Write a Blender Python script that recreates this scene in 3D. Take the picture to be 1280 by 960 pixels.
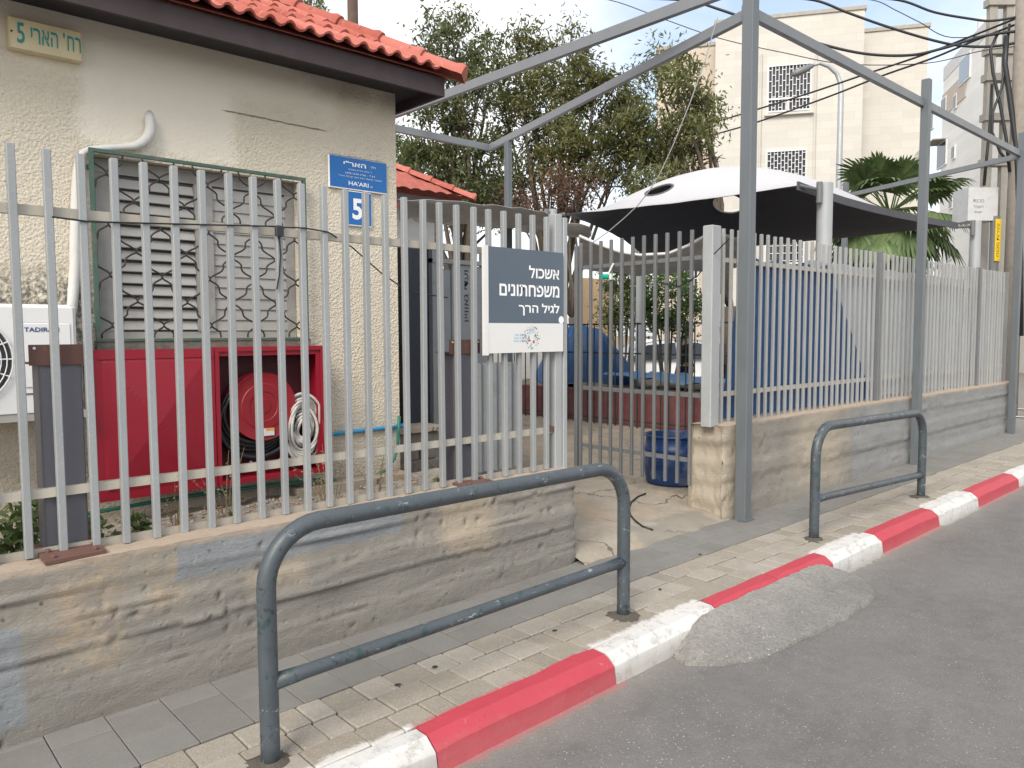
import bpy, bmesh, math, random
import numpy as np
from mathutils import Vector, Matrix, noise
random.seed(7); rng = np.random.default_rng(7)
for o in list(bpy.data.objects): bpy.data.objects.remove(o)
S = bpy.context.scene
COL = S.collection
R = math.radians
# ------------------------------------------------------------------ camera
FPX = 961.0; PW, PH = 1280.0, 960.0; CAMZ = 1.6
def _n(v): return v / np.linalg.norm(v)
_x = _n(np.array([1700 - 640, 411 - 480, FPX]))
_v2 = np.array([-235 - 640, 419 - 480, FPX]); _y = _n(_v2 - _x * (_v2 @ _x)); _z = np.cross(_x, _y)
RW = np.array([_x, _y, _z])                    # camera vector (right, down, forward) -> world
CAM = np.array([0, 0, CAMZ])
def ray(px, py): return RW @ np.array([(px - 640) / FPX, (py - 480) / FPX, 1.0])
def W(px, py, x=None, y=None, z=None, t=None):
    d = ray(px, py)
    if x is not None: t = x / d[0]
    elif y is not None: t = y / d[1]
    elif z is not None: t = (z - CAMZ) / d[2]
    return Vector(CAM + d * t)
cd = bpy.data.cameras.new('camera'); cam = bpy.data.objects.new('camera', cd); COL.objects.link(cam); S.camera = cam
cd.sensor_fit = 'HORIZONTAL'; cd.sensor_width = 36; cd.lens = 36 * FPX / PW; cd.clip_start = 0.05; cd.clip_end = 2000
M = Matrix.Identity(4)
for i in range(3):
    M[i][0] = RW[i][0]; M[i][1] = -RW[i][1]; M[i][2] = -RW[i][2]; M[i][3] = CAM[i]
cam.matrix_world = M
S.render.resolution_x = 1024; S.render.resolution_y = 768
# ------------------------------------------------------------------ sky, sun, exposure
SUN_AZ = R(208); SUN_EL = R(40)                # direction towards the sun, measured from +X
wd = bpy.data.worlds.new('World'); S.world = wd; wd.use_nodes = True
nt = wd.node_tree; nt.nodes.clear()
out = nt.nodes.new('ShaderNodeOutputWorld'); bg = nt.nodes.new('ShaderNodeBackground')
sky = nt.nodes.new('ShaderNodeTexSky'); sky.sky_type = 'NISHITA'; sky.sun_disc = False
sky.sun_elevation = SUN_EL; sky.sun_rotation = R(90) - SUN_AZ; sky.air_density = 1.0; sky.dust_density = 2.0
tc = nt.nodes.new('ShaderNodeTexCoord'); mp = nt.nodes.new('ShaderNodeMapping'); mp.inputs['Scale'].default_value = (1.0, 1.0, 2.2)
nz = nt.nodes.new('ShaderNodeTexNoise'); nz.inputs['Scale'].default_value = 1.7; nz.inputs['Detail'].default_value = 7; nz.inputs['Roughness'].default_value = 0.55
rp = nt.nodes.new('ShaderNodeValToRGB'); rp.color_ramp.elements[0].position = 0.36; rp.color_ramp.elements[1].position = 0.62; rp.color_ramp.elements[0].color = (0.22, 0.22, 0.22, 1)
mx = nt.nodes.new('ShaderNodeMix'); mx.data_type = 'RGBA'
cl = nt.nodes.new('ShaderNodeMix'); cl.data_type = 'RGBA'; cl.inputs[6].default_value = (4.6, 4.65, 4.75, 1); cl.inputs[7].default_value = (6.1, 6.05, 5.95, 1)
nz2 = nt.nodes.new('ShaderNodeTexNoise'); nz2.inputs['Scale'].default_value = 3.1; nz2.inputs['Detail'].default_value = 5
nt.links.new(tc.outputs['Generated'], mp.inputs[0]); nt.links.new(mp.outputs[0], nz.inputs['Vector']); nt.links.new(mp.outputs[0], nz2.inputs['Vector'])
nt.links.new(nz.outputs[0], rp.inputs[0]); nt.links.new(rp.outputs[0], mx.inputs[0]); nt.links.new(nz2.outputs[0], cl.inputs[0])
nt.links.new(sky.outputs[0], mx.inputs[6]); nt.links.new(cl.outputs[2], mx.inputs[7])
nt.links.new(mx.outputs[2], bg.inputs[0]); bg.inputs[1].default_value = 0.15; nt.links.new(bg.outputs[0], out.inputs[0])
sl = bpy.data.lights.new('sun', 'SUN'); sl.energy = 2.0; sl.angle = R(28); sl.color = (1.0, 0.93, 0.82)
so = bpy.data.objects.new('sun', sl); COL.objects.link(so); so.location = (-20, 10, 30)
so.rotation_euler = Vector((-math.cos(SUN_EL) * math.cos(SUN_AZ), -math.cos(SUN_EL) * math.sin(SUN_AZ), -math.sin(SUN_EL))).to_track_quat('-Z', 'Y').to_euler()
S.view_settings.view_transform = 'Standard'; S.view_settings.look = 'None'; S.view_settings.gamma = 1.0
S.view_settings.exposure = 0.74
# ------------------------------------------------------------------ node helpers
class N:
    def __init__(s, name):
        s.m = bpy.data.materials.new(name); s.m.use_nodes = True; s.t = s.m.node_tree; s.t.nodes.clear()
        s.o = s.t.nodes.new('ShaderNodeOutputMaterial'); s.b = s.t.nodes.new('ShaderNodeBsdfPrincipled')
        s.t.links.new(s.b.outputs[0], s.o.inputs[0]); s.g = s.t.nodes.new('ShaderNodeNewGeometry'); s.P = s.g.outputs['Position']; s._xyz = None
    def link(s, v, sock):
        if hasattr(v, 'is_linked') or isinstance(v, bpy.types.NodeSocket): s.t.links.new(v, sock)
        elif isinstance(v, tuple) and len(v) == 3 and sock.type == 'RGBA': sock.default_value = (*v, 1)
        else: sock.default_value = v
    def set(s, k, v): s.link(v, s.b.inputs[k])
    def xyz(s):
        if s._xyz is None:
            n = s.t.nodes.new('ShaderNodeSeparateXYZ'); s.t.links.new(s.P, n.inputs[0]); s._xyz = n.outputs
        return s._xyz
    def math(s, op, a, b=0.0, clamp=False):
        n = s.t.nodes.new('ShaderNodeMath'); n.operation = op; n.use_clamp = clamp; s.link(a, n.inputs[0]); s.link(b, n.inputs[1]); return n.outputs[0]
    def scale(s, v):
        n = s.t.nodes.new('ShaderNodeMapping'); s.t.links.new(s.P, n.inputs[0]); n.inputs['Scale'].default_value = v; return n.outputs[0]
    def noise(s, sc, det=5, rough=0.6, vec=None, dist=0.0):
        n = s.t.nodes.new('ShaderNodeTexNoise'); s.t.links.new(vec or s.P, n.inputs['Vector']); n.inputs['Scale'].default_value = sc
        n.inputs['Detail'].default_value = det; n.inputs['Roughness'].default_value = rough; n.inputs['Distortion'].default_value = dist; return n.outputs[0]
    def voro(s, sc, feat='F1', vec=None):
        n = s.t.nodes.new('ShaderNodeTexVoronoi'); n.feature = feat; s.t.links.new(vec or s.P, n.inputs['Vector']); n.inputs['Scale'].default_value = sc; return n
    def ramp(s, f, a, b, ca=0.0, cb=1.0):
        n = s.t.nodes.new('ShaderNodeMapRange'); s.link(f, n.inputs[0]); n.inputs[1].default_value = a; n.inputs[2].default_value = b
        n.inputs[3].default_value = ca; n.inputs[4].default_value = cb; n.clamp = True; return n.outputs[0]
    def mix(s, f, a, b, mode='MIX'):
        n = s.t.nodes.new('ShaderNodeMix'); n.data_type = 'RGBA'; n.blend_type = mode; s.link(f, n.inputs[0]); s.link(a, n.inputs[6]); s.link(b, n.inputs[7]); return n.outputs[2]
    def rnd(s): return s.t.nodes.new('ShaderNodeObjectInfo').outputs['Random']
    def hsv(s, c, v=1.0, sat=1.0, h=0.5):
        n = s.t.nodes.new('ShaderNodeHueSaturation'); s.link(c, n.inputs['Color']); s.link(v, n.inputs['Value']); s.link(sat, n.inputs['Saturation']); s.link(h, n.inputs['Hue']); return n.outputs[0]
    def bump(s, h, st=0.4, d=0.01, prev=None):
        n = s.t.nodes.new('ShaderNodeBump'); n.inputs['Strength'].default_value = st; n.inputs['Distance'].default_value = d; s.link(h, n.inputs['Height'])
        if prev is not None: s.t.links.new(prev, n.inputs['Normal'])
        s.t.links.new(n.outputs[0], s.b.inputs['Normal']); return n.outputs[0]
    def box(s, sx, a0, a1, sy=None, b0=0, b1=0, e=0.03, ns=None, amp=0.1):
        """soft-edged rectangle of a painted patch or stain; ns = noise that frays its border"""
        if ns is not None: off = s.math('MULTIPLY', s.math('SUBTRACT', ns, 0.5), amp); ax = s.math('ADD', sx, off); ay = s.math('ADD', sy, off) if sy is not None else None
        else: ax, ay = sx, sy
        m = s.math('MULTIPLY', s.ramp(ax, a0 - e, a0 + e), s.ramp(ax, a1 - e, a1 + e, 1, 0))
        if ay is not None: m = s.math('MULTIPLY', m, s.math('MULTIPLY', s.ramp(ay, b0 - e, b0 + e), s.ramp(ay, b1 - e, b1 + e, 1, 0)))
        return m
MATS = {}
def simple(name, c, rough=0.6, metal=0.0, var=0.15, sc=8.0, bump=0.0, bsc=60.0, rv=0.0, dirt=None, dsc=3.0, damt=0.4):
    n = N(name); f = n.noise(sc, 5)
    col = n.mix(f, tuple(max(0, x * (1 - var)) for x in c), tuple(min(1, x * (1 + var)) for x in c))
    if dirt: col = n.mix(n.ramp(n.noise(dsc, 6, 0.7), 0.5, 0.75, 0, damt), col, dirt)
    if rv: col = n.hsv(col, n.ramp(n.rnd(), 0, 1, 1 - rv, 1 + rv))
    n.set('Base Color', col); n.set('Roughness', n.ramp(n.noise(sc * 2.3, 3), 0.3, 0.7, max(0.05, rough - 0.08), min(1, rough + 0.08))); n.set('Metallic', metal)
    if bump: n.bump(n.noise(bsc, 4), bump, 0.004)
    MATS[name] = n.m; return n.m
# ------------------------------------------------------------------ mesh helpers
ROOTLOC = {}
def attach(o, parent):
    """parent o (placed in world coordinates) under a thing or part that is only translated"""
    p = parent; off = Vector((0, 0, 0)); o.parent = p
    o.matrix_parent_inverse = Matrix.Translation(-ROOTLOC[p.name]); ROOTLOC[o.name] = Vector(o.location)
def tag(o, label=None, cat=None, group=None, kind=None):
    if label: o['label'] = label
    if cat: o['category'] = cat
    if group: o['group'] = group
    if kind: o['kind'] = kind
    return o
def empty(name, loc, label, cat, group=None):
    o = bpy.data.objects.new(name, None); COL.objects.link(o); o.location = loc; o.empty_display_size = 0.1; ROOTLOC[o.name] = Vector(loc)
    return tag(o, label, cat, group)
class MB:
    def __init__(s): s.v = []; s.f = []
    def add(s, vs, fs):
        k = len(s.v); s.v += [tuple(v) for v in vs]; s.f += [tuple(i + k for i in f) for f in fs]; return s
    def box(s, x0, x1, y0, y1, z0, z1):
        return s.add([(x0, y0, z0), (x1, y0, z0), (x1, y1, z0), (x0, y1, z0), (x0, y0, z1), (x1, y0, z1), (x1, y1, z1), (x0, y1, z1)],
                     [(0, 3, 2, 1), (4, 5, 6, 7), (0, 1, 5, 4), (1, 2, 6, 5), (2, 3, 7, 6), (3, 0, 4, 7)])
    def cbox(s, x0, x1, y0, y1, z0, z1, c=0.004):
        """box with a chamfer on the top and the upright edges"""
        def ring(z, i): return [(x0 + i + c, y0 + i, z), (x1 - i - c, y0 + i, z), (x1 - i, y0 + i + c, z), (x1 - i, y1 - i - c, z), (x1 - i - c, y1 - i, z), (x0 + i + c, y1 - i, z), (x0 + i, y1 - i - c, z), (x0 + i, y0 + i + c, z)]
        vs = ring(z0, 0) + ring(z1 - c, 0) + ring(z1, c); fs = [tuple(range(7, -1, -1)), tuple(range(16, 24))]
        for r in (0, 8):
            for i in range(8): fs.append((r + i, r + (i + 1) % 8, r + 8 + (i + 1) % 8, r + 8 + i))
        return s.add(vs, fs)
    def beam(s, p, q, w, h, up=(0, 0, 1)):
        p, q = Vector(p), Vector(q); d = (q - p).normalized(); u = Vector(up)
        if abs(d.dot(u)) > 0.98: u = Vector((0, 1, 0))
        a = d.cross(u).normalized() * (w / 2); b = a.cross(d).normalized() * (h / 2)
        vs = [p - a - b, p + a - b, p + a + b, p - a + b, q - a - b, q + a - b, q + a + b, q - a + b]
        return s.add(vs, [(0, 1, 2, 3), (7, 6, 5, 4), (4, 5, 1, 0), (5, 6, 2, 1), (6, 7, 3, 2), (7, 4, 0, 3)])
    def tube(s, pts, r, n=8, cap=True, closed=False):
        pts = [Vector(p) for p in pts]; m = len(pts); rs = r if isinstance(r, (list, tuple)) else [r] * m
        t0 = (pts[1] - pts[0]).normalized(); u = t0.orthogonal().normalized(); vs = []; fs = []
        for i, p in enumerate(pts):
            a = pts[i - 1] if i or closed else pts[0]; b = pts[(i + 1) % m] if i < m - 1 or closed else pts[-1]
            t = (b - a).normalized(); u = (u - t * u.dot(t)).normalized(); w = t.cross(u)
            for k in range(n):
                an = 2 * math.pi * k / n; vs.append(p + (u * math.cos(an) + w * math.sin(an)) * rs[i])
        for i in range(m if closed else m - 1):
            j = (i + 1) % m
            for k in range(n): fs.append((i * n + k, i * n + (k + 1) % n, j * n + (k + 1) % n, j * n + k))
        if cap and not closed: fs.append(tuple(range(n - 1, -1, -1))); fs.append(tuple((m - 1) * n + k for k in range(n)))
        return s.add(vs, fs)
    def cyl(s, p, q, r, n=16, r2=None): return s.tube([p, q], [r, r if r2 is None else r2], n)
    def lathe(s, prof, c, n=24, axis='z'):
        vs = []; fs = []; m = len(prof)
        for r, h in prof:
            for k in range(n):
                a = 2 * math.pi * k / n; x, y = r * math.cos(a), r * math.sin(a)
                vs.append((c[0] + x, c[1] + y, c[2] + h) if axis == 'z' else (c[0] + x, c[1] + h, c[2] - y))
        for i in range(m - 1):
            for k in range(n): fs.append((i * n + k, i * n + (k + 1) % n, (i + 1) * n + (k + 1) % n, (i + 1) * n + k))
        if prof[0][0] > 1e-6: fs.append(tuple(range(n - 1, -1, -1)))
        if prof[-1][0] > 1e-6: fs.append(tuple((m - 1) * n + k for k in range(n)))
        return s.add(vs, fs)
    def prism(s, poly, fn0, fn1):
        """poly: 2D points; fn0 / fn1 map them to the two 3D end faces"""
        n = len(poly); vs = [fn0(*p) for p in poly] + [fn1(*p) for p in poly]
        return s.add(vs, [tuple(range(n)), tuple(range(2 * n - 1, n - 1, -1))] + [(i, n + i, n + (i + 1) % n, (i + 1) % n) for i in range(n)])
    def quad(s, *p): return s.add(p, [tuple(range(len(p)))])
    def grid(s, fn, nu, nv):
        vs = [fn(i / nu, j / nv) for j in range(nv + 1) for i in range(nu + 1)]
        fs = [(j * (nu + 1) + i, j * (nu + 1) + i + 1, (j + 1) * (nu + 1) + i + 1, (j + 1) * (nu + 1) + i) for j in range(nv) for i in range(nu)]
        return s.add(vs, fs)
    def mesh(s, name, m=None, smooth=False, center=None):
        me = bpy.data.meshes.new(name); c = Vector(center) if center is not None else Vector((0, 0, 0))
        me.from_pydata([(v[0] - c.x, v[1] - c.y, v[2] - c.z) for v in s.v], [], s.f); me.update()
        bm = bmesh.new(); bm.from_mesh(me); bmesh.ops.recalc_face_normals(bm, faces=bm.faces); bm.to_mesh(me); bm.free()
        if smooth:
            for p in me.polygons: p.use_smooth = True
            if smooth != 'all':
                try: me.set_sharp_from_angle(angle=R(40))
                except Exception: pass
        if m: me.materials.append(m)
        return me
    def build(s, name, m, parent=None, smooth=False, base=False):
        a = np.array(s.v); lo, hi = a.min(0), a.max(0); c = Vector(((lo[0] + hi[0]) / 2, (lo[1] + hi[1]) / 2, lo[2] if base else (lo[2] + hi[2]) / 2))
        return put(name, s.mesh(name, m, smooth, c), c, parent)
def put(name, me, loc, parent=None, rot=None):
    o = bpy.data.objects.new(name, me); COL.objects.link(o); o.location = loc
    if rot: o.rotation_euler = rot
    ROOTLOC[o.name] = Vector(loc)
    if parent is not None: attach(o, parent)
    return o
def fastmesh(name, verts, quads, m):
    """many small leaf quads at once (numpy arrays)"""
    me = bpy.data.meshes.new(name); nv, nq = len(verts), len(quads); k = quads.shape[1]
    me.vertices.add(nv); me.vertices.foreach_set('co', verts.astype(np.float32).ravel())
    me.loops.add(nq * k); me.loops.foreach_set('vertex_index', quads.astype(np.int32).ravel())
    me.polygons.add(nq); me.polygons.foreach_set('loop_start', np.arange(0, nq * k, k, dtype=np.int32))
    me.update(calc_edges=True); me.materials.append(m); return me
def text_part(name, s, m, parent, origin, right, up, width=None, height=None, align='C', weight=0.0, depth=0.0015, sx=1.0):
    """a line of lettering as a thin mesh lying on a sign; origin = centre / left / right of the line's box"""
    cu = bpy.data.curves.new(name, 'FONT'); cu.body = s; cu.size = 1.0; cu.extrude = 0.0; cu.offset = weight; cu.resolution_u = 3
    t = bpy.data.objects.new(name, cu); COL.objects.link(t); bpy.context.view_layer.update()
    me = bpy.data.meshes.new_from_object(t.evaluated_get(bpy.context.evaluated_depsgraph_get())); bpy.data.objects.remove(t)
    n = len(me.vertices); co = np.zeros(n * 3); me.vertices.foreach_get('co', co); co = co.reshape(-1, 3)
    lo, hi = co.min(0), co.max(0); sz = hi - lo; k = (height / sz[1]) if height else (width / sz[0]); kx = (width / sz[0]) if (width and height) else k * sx
    ax = {'C': (lo[0] + hi[0]) / 2, 'L': lo[0], 'R': hi[0]}[align]; r, u = Vector(right).normalized(), Vector(up).normalized(); nn = r.cross(u)
    pts = np.array([list(r * ((c[0] - ax) * kx) + u * ((c[1] - (lo[1] + hi[1]) / 2) * k) + nn * depth) for c in co])
    me.vertices.foreach_set('co', pts.ravel()); me.update(); me.materials.clear(); me.materials.append(m)
    return put(name, me, Vector(origin), parent)
def heb(s): return s[::-1]
def G(x):
    """height of the pavement along the street (it climbs gently to the right)"""
    return float(np.interp(x, [-12, 0.5, 4, 8, 14, 40], [-0.25, -0.085, -0.02, 0.0, 0.04, 0.06]))
# ------------------------------------------------------------------ materials
def m_asphalt(name, base, patch=False):
    n = N(name); x, y, z = n.xyz()
    big = n.noise(0.9, 6, 0.65); col = n.mix(n.ramp(big, 0.3, 0.7), tuple(c * 0.80 for c in base), tuple(c * 1.16 for c in base))
    col = n.mix(n.ramp(n.noise(170, 3, 0.7), 0.38, 0.66, 0, 0.6), col, tuple(c * 0.5 for c in base)); col = n.mix(n.ramp(n.noise(120, 3, 0.7), 0.56, 0.70, 0, 0.5), col, tuple(c * 1.8 for c in base))
    v = n.voro(75 if not patch else 60); gr = n.t.nodes.new('ShaderNodeSeparateColor'); n.t.links.new(v.outputs['Color'], gr.inputs[0])
    stone = n.math('MULTIPLY', n.ramp(v.outputs['Distance'], 0.28, 0.18), n.math('MULTIPLY', n.ramp(gr.outputs[0], 0.70, 0.73), n.ramp(n.noise(3, 4), 0.35, 0.65, 0.1, 1.0)))
    col = n.mix(n.math('MULTIPLY', stone, n.ramp(gr.outputs[1], 0, 1, 0.2, 1.0)), col, (0.62, 0.60, 0.57))
    col = n.mix(n.math('MULTIPLY', n.ramp(n.noise(2.6, 6, 0.7), 0.62, 0.72), 0.25), col, (0.07, 0.07, 0.07))
    if not patch:
        col = n.mix(n.ramp(n.noise(7, 6, 0.75), 0.40, 0.65, 0, 0.35), col, tuple(c * 1.35 for c in base)); col = n.mix(n.ramp(n.noise(4.3, 6, 0.75), 0.55, 0.70, 0, 0.35), col, tuple(c * 0.6 for c in base))
        fr = n.noise(26, 3)
        for a, b, c in ((1.72, 2.98, (0.40, 0.06, 0.08)), (3.85, 5.28, (0.40, 0.06, 0.08)), (6.12, 7.36, (0.48, 0.09, 0.11)), (8.38, 9.72, (0.48, 0.09, 0.11)), (5.4, 6.1, (0.6, 0.6, 0.6)), (7.4, 8.36, (0.62, 0.62, 0.62))):
            col = n.mix(n.math('MULTIPLY', n.box(x, a, b, y, 2.405, 2.6, 0.012, fr, 0.10), 0.6 if c[0] < 0.55 else 0.35), col, c)
        # dusty gutter along the kerb
        col = n.mix(n.math('MULTIPLY', n.ramp(n.math('ADD', y, n.math('MULTIPLY', n.noise(5, 4), 0.2)), 2.30, 2.56), 0.35), col, (0.33, 0.30, 0.26))
    else:
        col = n.mix(n.ramp(n.math('ADD', y, n.math('MULTIPLY', n.noise(4, 5), 0.5)), 2.45, 2.8, 0, 0.7), col, (0.33, 0.315, 0.285))
    if patch:
        col = n.mix(n.ramp(n.noise(38, 6, 0.8), 0.48, 0.64, 0, 0.55), col, (0.10, 0.096, 0.091)); col = n.mix(n.ramp(n.noise(55, 5, 0.8), 0.56, 0.68, 0, 0.5), col, (0.36, 0.345, 0.32))
    n.set('Base Color', col); n.set('Roughness', 0.9)
    b = n.bump(n.noise(160 if not patch else 50, 5, 0.75), 0.5 if not patch else 0.6, 0.004 if not patch else 0.008); n.bump(v.outputs['Distance'], 0.35 if not patch else 0.7, 0.006, b); MATS[name] = n.m; return n.m
m_asphalt('asphalt', (0.150, 0.144, 0.139)); m_asphalt('patch_asphalt', (0.205, 0.198, 0.187), True)
def m_stone(name, c, rv, sc, speck, bumpst):
    n = N(name); r = n.rnd(); f = n.noise(sc, 6, 0.65)
    col = n.mix(f, tuple(x * 0.80 for x in c), tuple(x * 1.18 for x in c)); col = n.hsv(col, n.ramp(r, 0, 1, 1 - rv, 1 + rv), n.ramp(r, 0, 1, 1.1, 0.85))
    col = n.mix(n.ramp(n.noise(150, 2), 0.56, 0.72, 0, speck), col, tuple(min(1, x * 1.7) for x in c)); col = n.mix(n.ramp(n.noise(190, 2), 0.58, 0.72, 0, speck), col, tuple(x * 0.45 for x in c))
    col = n.mix(n.ramp(n.noise(2.2, 6, 0.7), 0.55, 0.8, 0, 0.45), col, (0.19, 0.17, 0.145))
    if name == 'paver':
        x, y, z = n.xyz(); fr = n.noise(13, 5, 0.75)
        for a, b_, c2_ in ((0.9, 1.80, (0.60, 0.59, 0.57)), (2.92, 3.88, (0.60, 0.59, 0.57)), (5.3, 6.1, (0.58, 0.57, 0.55)), (7.4, 8.4, (0.58, 0.57, 0.55)), (1.8, 2.9, (0.40, 0.12, 0.12))):
            col = n.mix(n.math('MULTIPLY', n.box(x, a, b_, y, 2.5, 2.645 if c2_[1] > 0.3 else 2.62, 0.012, fr, 0.11), 0.85), col, c2_)
    n.set('Base Color', col); n.set('Roughness', 0.88); b = n.bump(n.noise(70, 4, 0.7), bumpst, 0.006); n.bump(n.noise(9, 3), 0.25, 0.01, b); MATS[name] = n.m
    return n
nn = m_stone('paver', (0.295, 0.265, 0.224), 0.13, 14, 0.7, 0.6)
m_stone('slab', (0.18, 0.174, 0.163), 0.08, 6, 0.3, 0.25)
m_stone('soil_joint', (0.085, 0.075, 0.062), 0.0, 30, 0.5, 0.8)
def m_paint_kerb(name, c, worn):
    n = N(name); x, y, z = n.xyz(); f = n.noise(5, 6, 0.7)
    col = n.mix(f, tuple(k * 0.88 for k in c), tuple(min(1, k * 1.08) for k in c))
    col = n.mix(n.ramp(n.noise(11, 6, 0.75), 0.60 - worn, 0.70 - worn, 0, 0.75), col, (0.34, 0.33, 0.31))
    col = n.mix(n.ramp(n.noise(60, 3), 0.62, 0.75, 0, 0.5), col, tuple(k * 0.6 for k in c))
    col = n.mix(n.ramp(n.math('ADD', z, n.math('MULTIPLY', n.noise(9, 5), 0.08)), -0.035, -0.095, 0, 0.55 if c[1] > 0.3 else 0.15), col, (0.30, 0.28, 0.25)); n.set('Base Color', col); n.set('Roughness', 0.62); b = n.bump(n.noise(45, 4), 0.35, 0.004); n.bump(n.noise(7, 4), 0.35, 0.02, b); MATS[name] = n.m
m_paint_kerb('kerb_red', (0.42, 0.044, 0.066), -0.04); m_paint_kerb('kerb_white', (0.58, 0.575, 0.56), 0.075)
def m_wall(name, left):
    n = N(name); x, y, z = n.xyz(); fr = n.noise(7, 6, 0.7)
    base = n.mix(n.ramp(n.noise(1.6, 6, 0.65), 0.35, 0.68), (0.305, 0.282, 0.245), (0.20, 0.192, 0.176))
    base = n.mix(n.ramp(n.noise(3.0, 6, 0.7, n.scale((1.0, 1.0, 2.6))), 0.5, 0.72, 0, 0.4), base, (0.35, 0.312, 0.255))
    base = n.mix(n.ramp(n.noise(28, 6, 0.7, n.scale((0.25, 1, 1.6))), 0.45, 0.75, 0, 0.4), base, (0.235, 0.22, 0.195))
    blue = n.mix(n.noise(6, 5), (0.20, 0.218, 0.235), (0.27, 0.285, 0.295))
    if left:
        low = n.box(x, -4, 5, z, -0.4, 0.36, 0.05, n.noise(2.0, 4), 0.22); base = n.mix(n.math('MULTIPLY', low, 0.75), base, n.mix(n.noise(3, 6, 0.7, n.scale((0.6, 1, 1.5))), (0.18, 0.173, 0.158), (0.26, 0.247, 0.222)))
        tan = n.math('ADD', n.box(x, 0.68, 0.98, z, 0.15, 0.60, 0.05, fr, 0.25), n.box(x, 1.06, 1.24, z, 0.32, 0.62, 0.03, fr, 0.2), True); base = n.mix(n.math('MULTIPLY', n.math('MULTIPLY', tan, n.ramp(n.noise(11, 6, 0.75), 0.38, 0.62)), 0.6), base, (0.43, 0.33, 0.22))
        tan2 = n.math('ADD', n.box(x, 2.75, 3.15, z, 0.25, 0.64, 0.05, fr, 0.3), n.box(x, 1.55, 1.85, z, 0.3, 0.44, 0.05, fr, 0.2), True); base = n.mix(n.math('MULTIPLY', tan2, 0.4), base, (0.50, 0.40, 0.28))
        pt = n.math('ADD', n.box(x, 1.20, 2.45, z, 0.455, 0.632, 0.012, fr, 0.075), n.box(x, 0.2, 0.575, z, -0.02, 0.40, 0.012, fr, 0.08), True)
        pt = n.math('MULTIPLY', pt, n.ramp(n.noise(38, 4), 0.70, 0.63)); base = n.mix(pt, base, blue)
    else:
        pt = n.math('MAXIMUM', n.box(x, 8.15, 14.4, z, -0.3, 0.77, 0.01, fr, 0.05), n.box(x, 8.12, 14.4, z, 0.35, 0.77, 0.015, fr, 0.05)); base = n.mix(n.math('MULTIPLY', pt, 0.82), base, n.mix(n.noise(4, 6, 0.7, n.scale((1.5, 1, 0.5))), (0.20, 0.208, 0.212), (0.28, 0.285, 0.282)))
        tan = n.math('ADD', n.box(x, 5.4, 5.98, z, -0.1, 0.9, 0.06, fr, 0.2), n.box(x, 6.9, 7.9, z, 0.1, 0.8, 0.2, fr, 0.3), True); base = n.mix(n.math('MULTIPLY', tan, 0.45), base, (0.50, 0.42, 0.31))
    top = n.box(z, 0.61 if left else 0.785, 2, None, e=0.012, ns=fr, amp=0.03); base = n.mix(n.math('MULTIPLY', top, 0.8), base, n.mix(n.noise(9, 5), (0.38, 0.29, 0.215), (0.50, 0.41, 0.32)))
    base = n.mix(n.ramp(n.math('ADD', z, n.math('MULTIPLY', n.noise(4, 5), 0.16)), 0.12, 0.0, 0, 0.5), base, (0.17, 0.155, 0.13))
    v = n.voro(17); base = n.mix(n.math('MULTIPLY', n.ramp(v.outputs['Distance'], 0.2, 0.1), n.ramp(n.noise(2.3, 3), 0.55, 0.62)), base, (0.12, 0.11, 0.095))
    n.set('Base Color', base); n.set('Roughness', 0.92)
    b = n.bump(n.noise(60, 6, 0.75, n.scale((0.35, 1, 1.5))), 0.6, 0.012); b = n.bump(n.noise(170, 4, 0.8, n.scale((0.5, 1, 1.3))), 0.5, 0.006, b); b = n.bump(n.noise(10, 6, 0.75), 0.35, 0.03, b)
    n.bump(n.math('MULTIPLY', n.ramp(v.outputs['Distance'], 0.0, 0.22), 1.0), 0.35, 0.012, b); MATS[name] = n.m
m_wall('wall_left_mat', True); m_wall('wall_right_mat', False)
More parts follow.
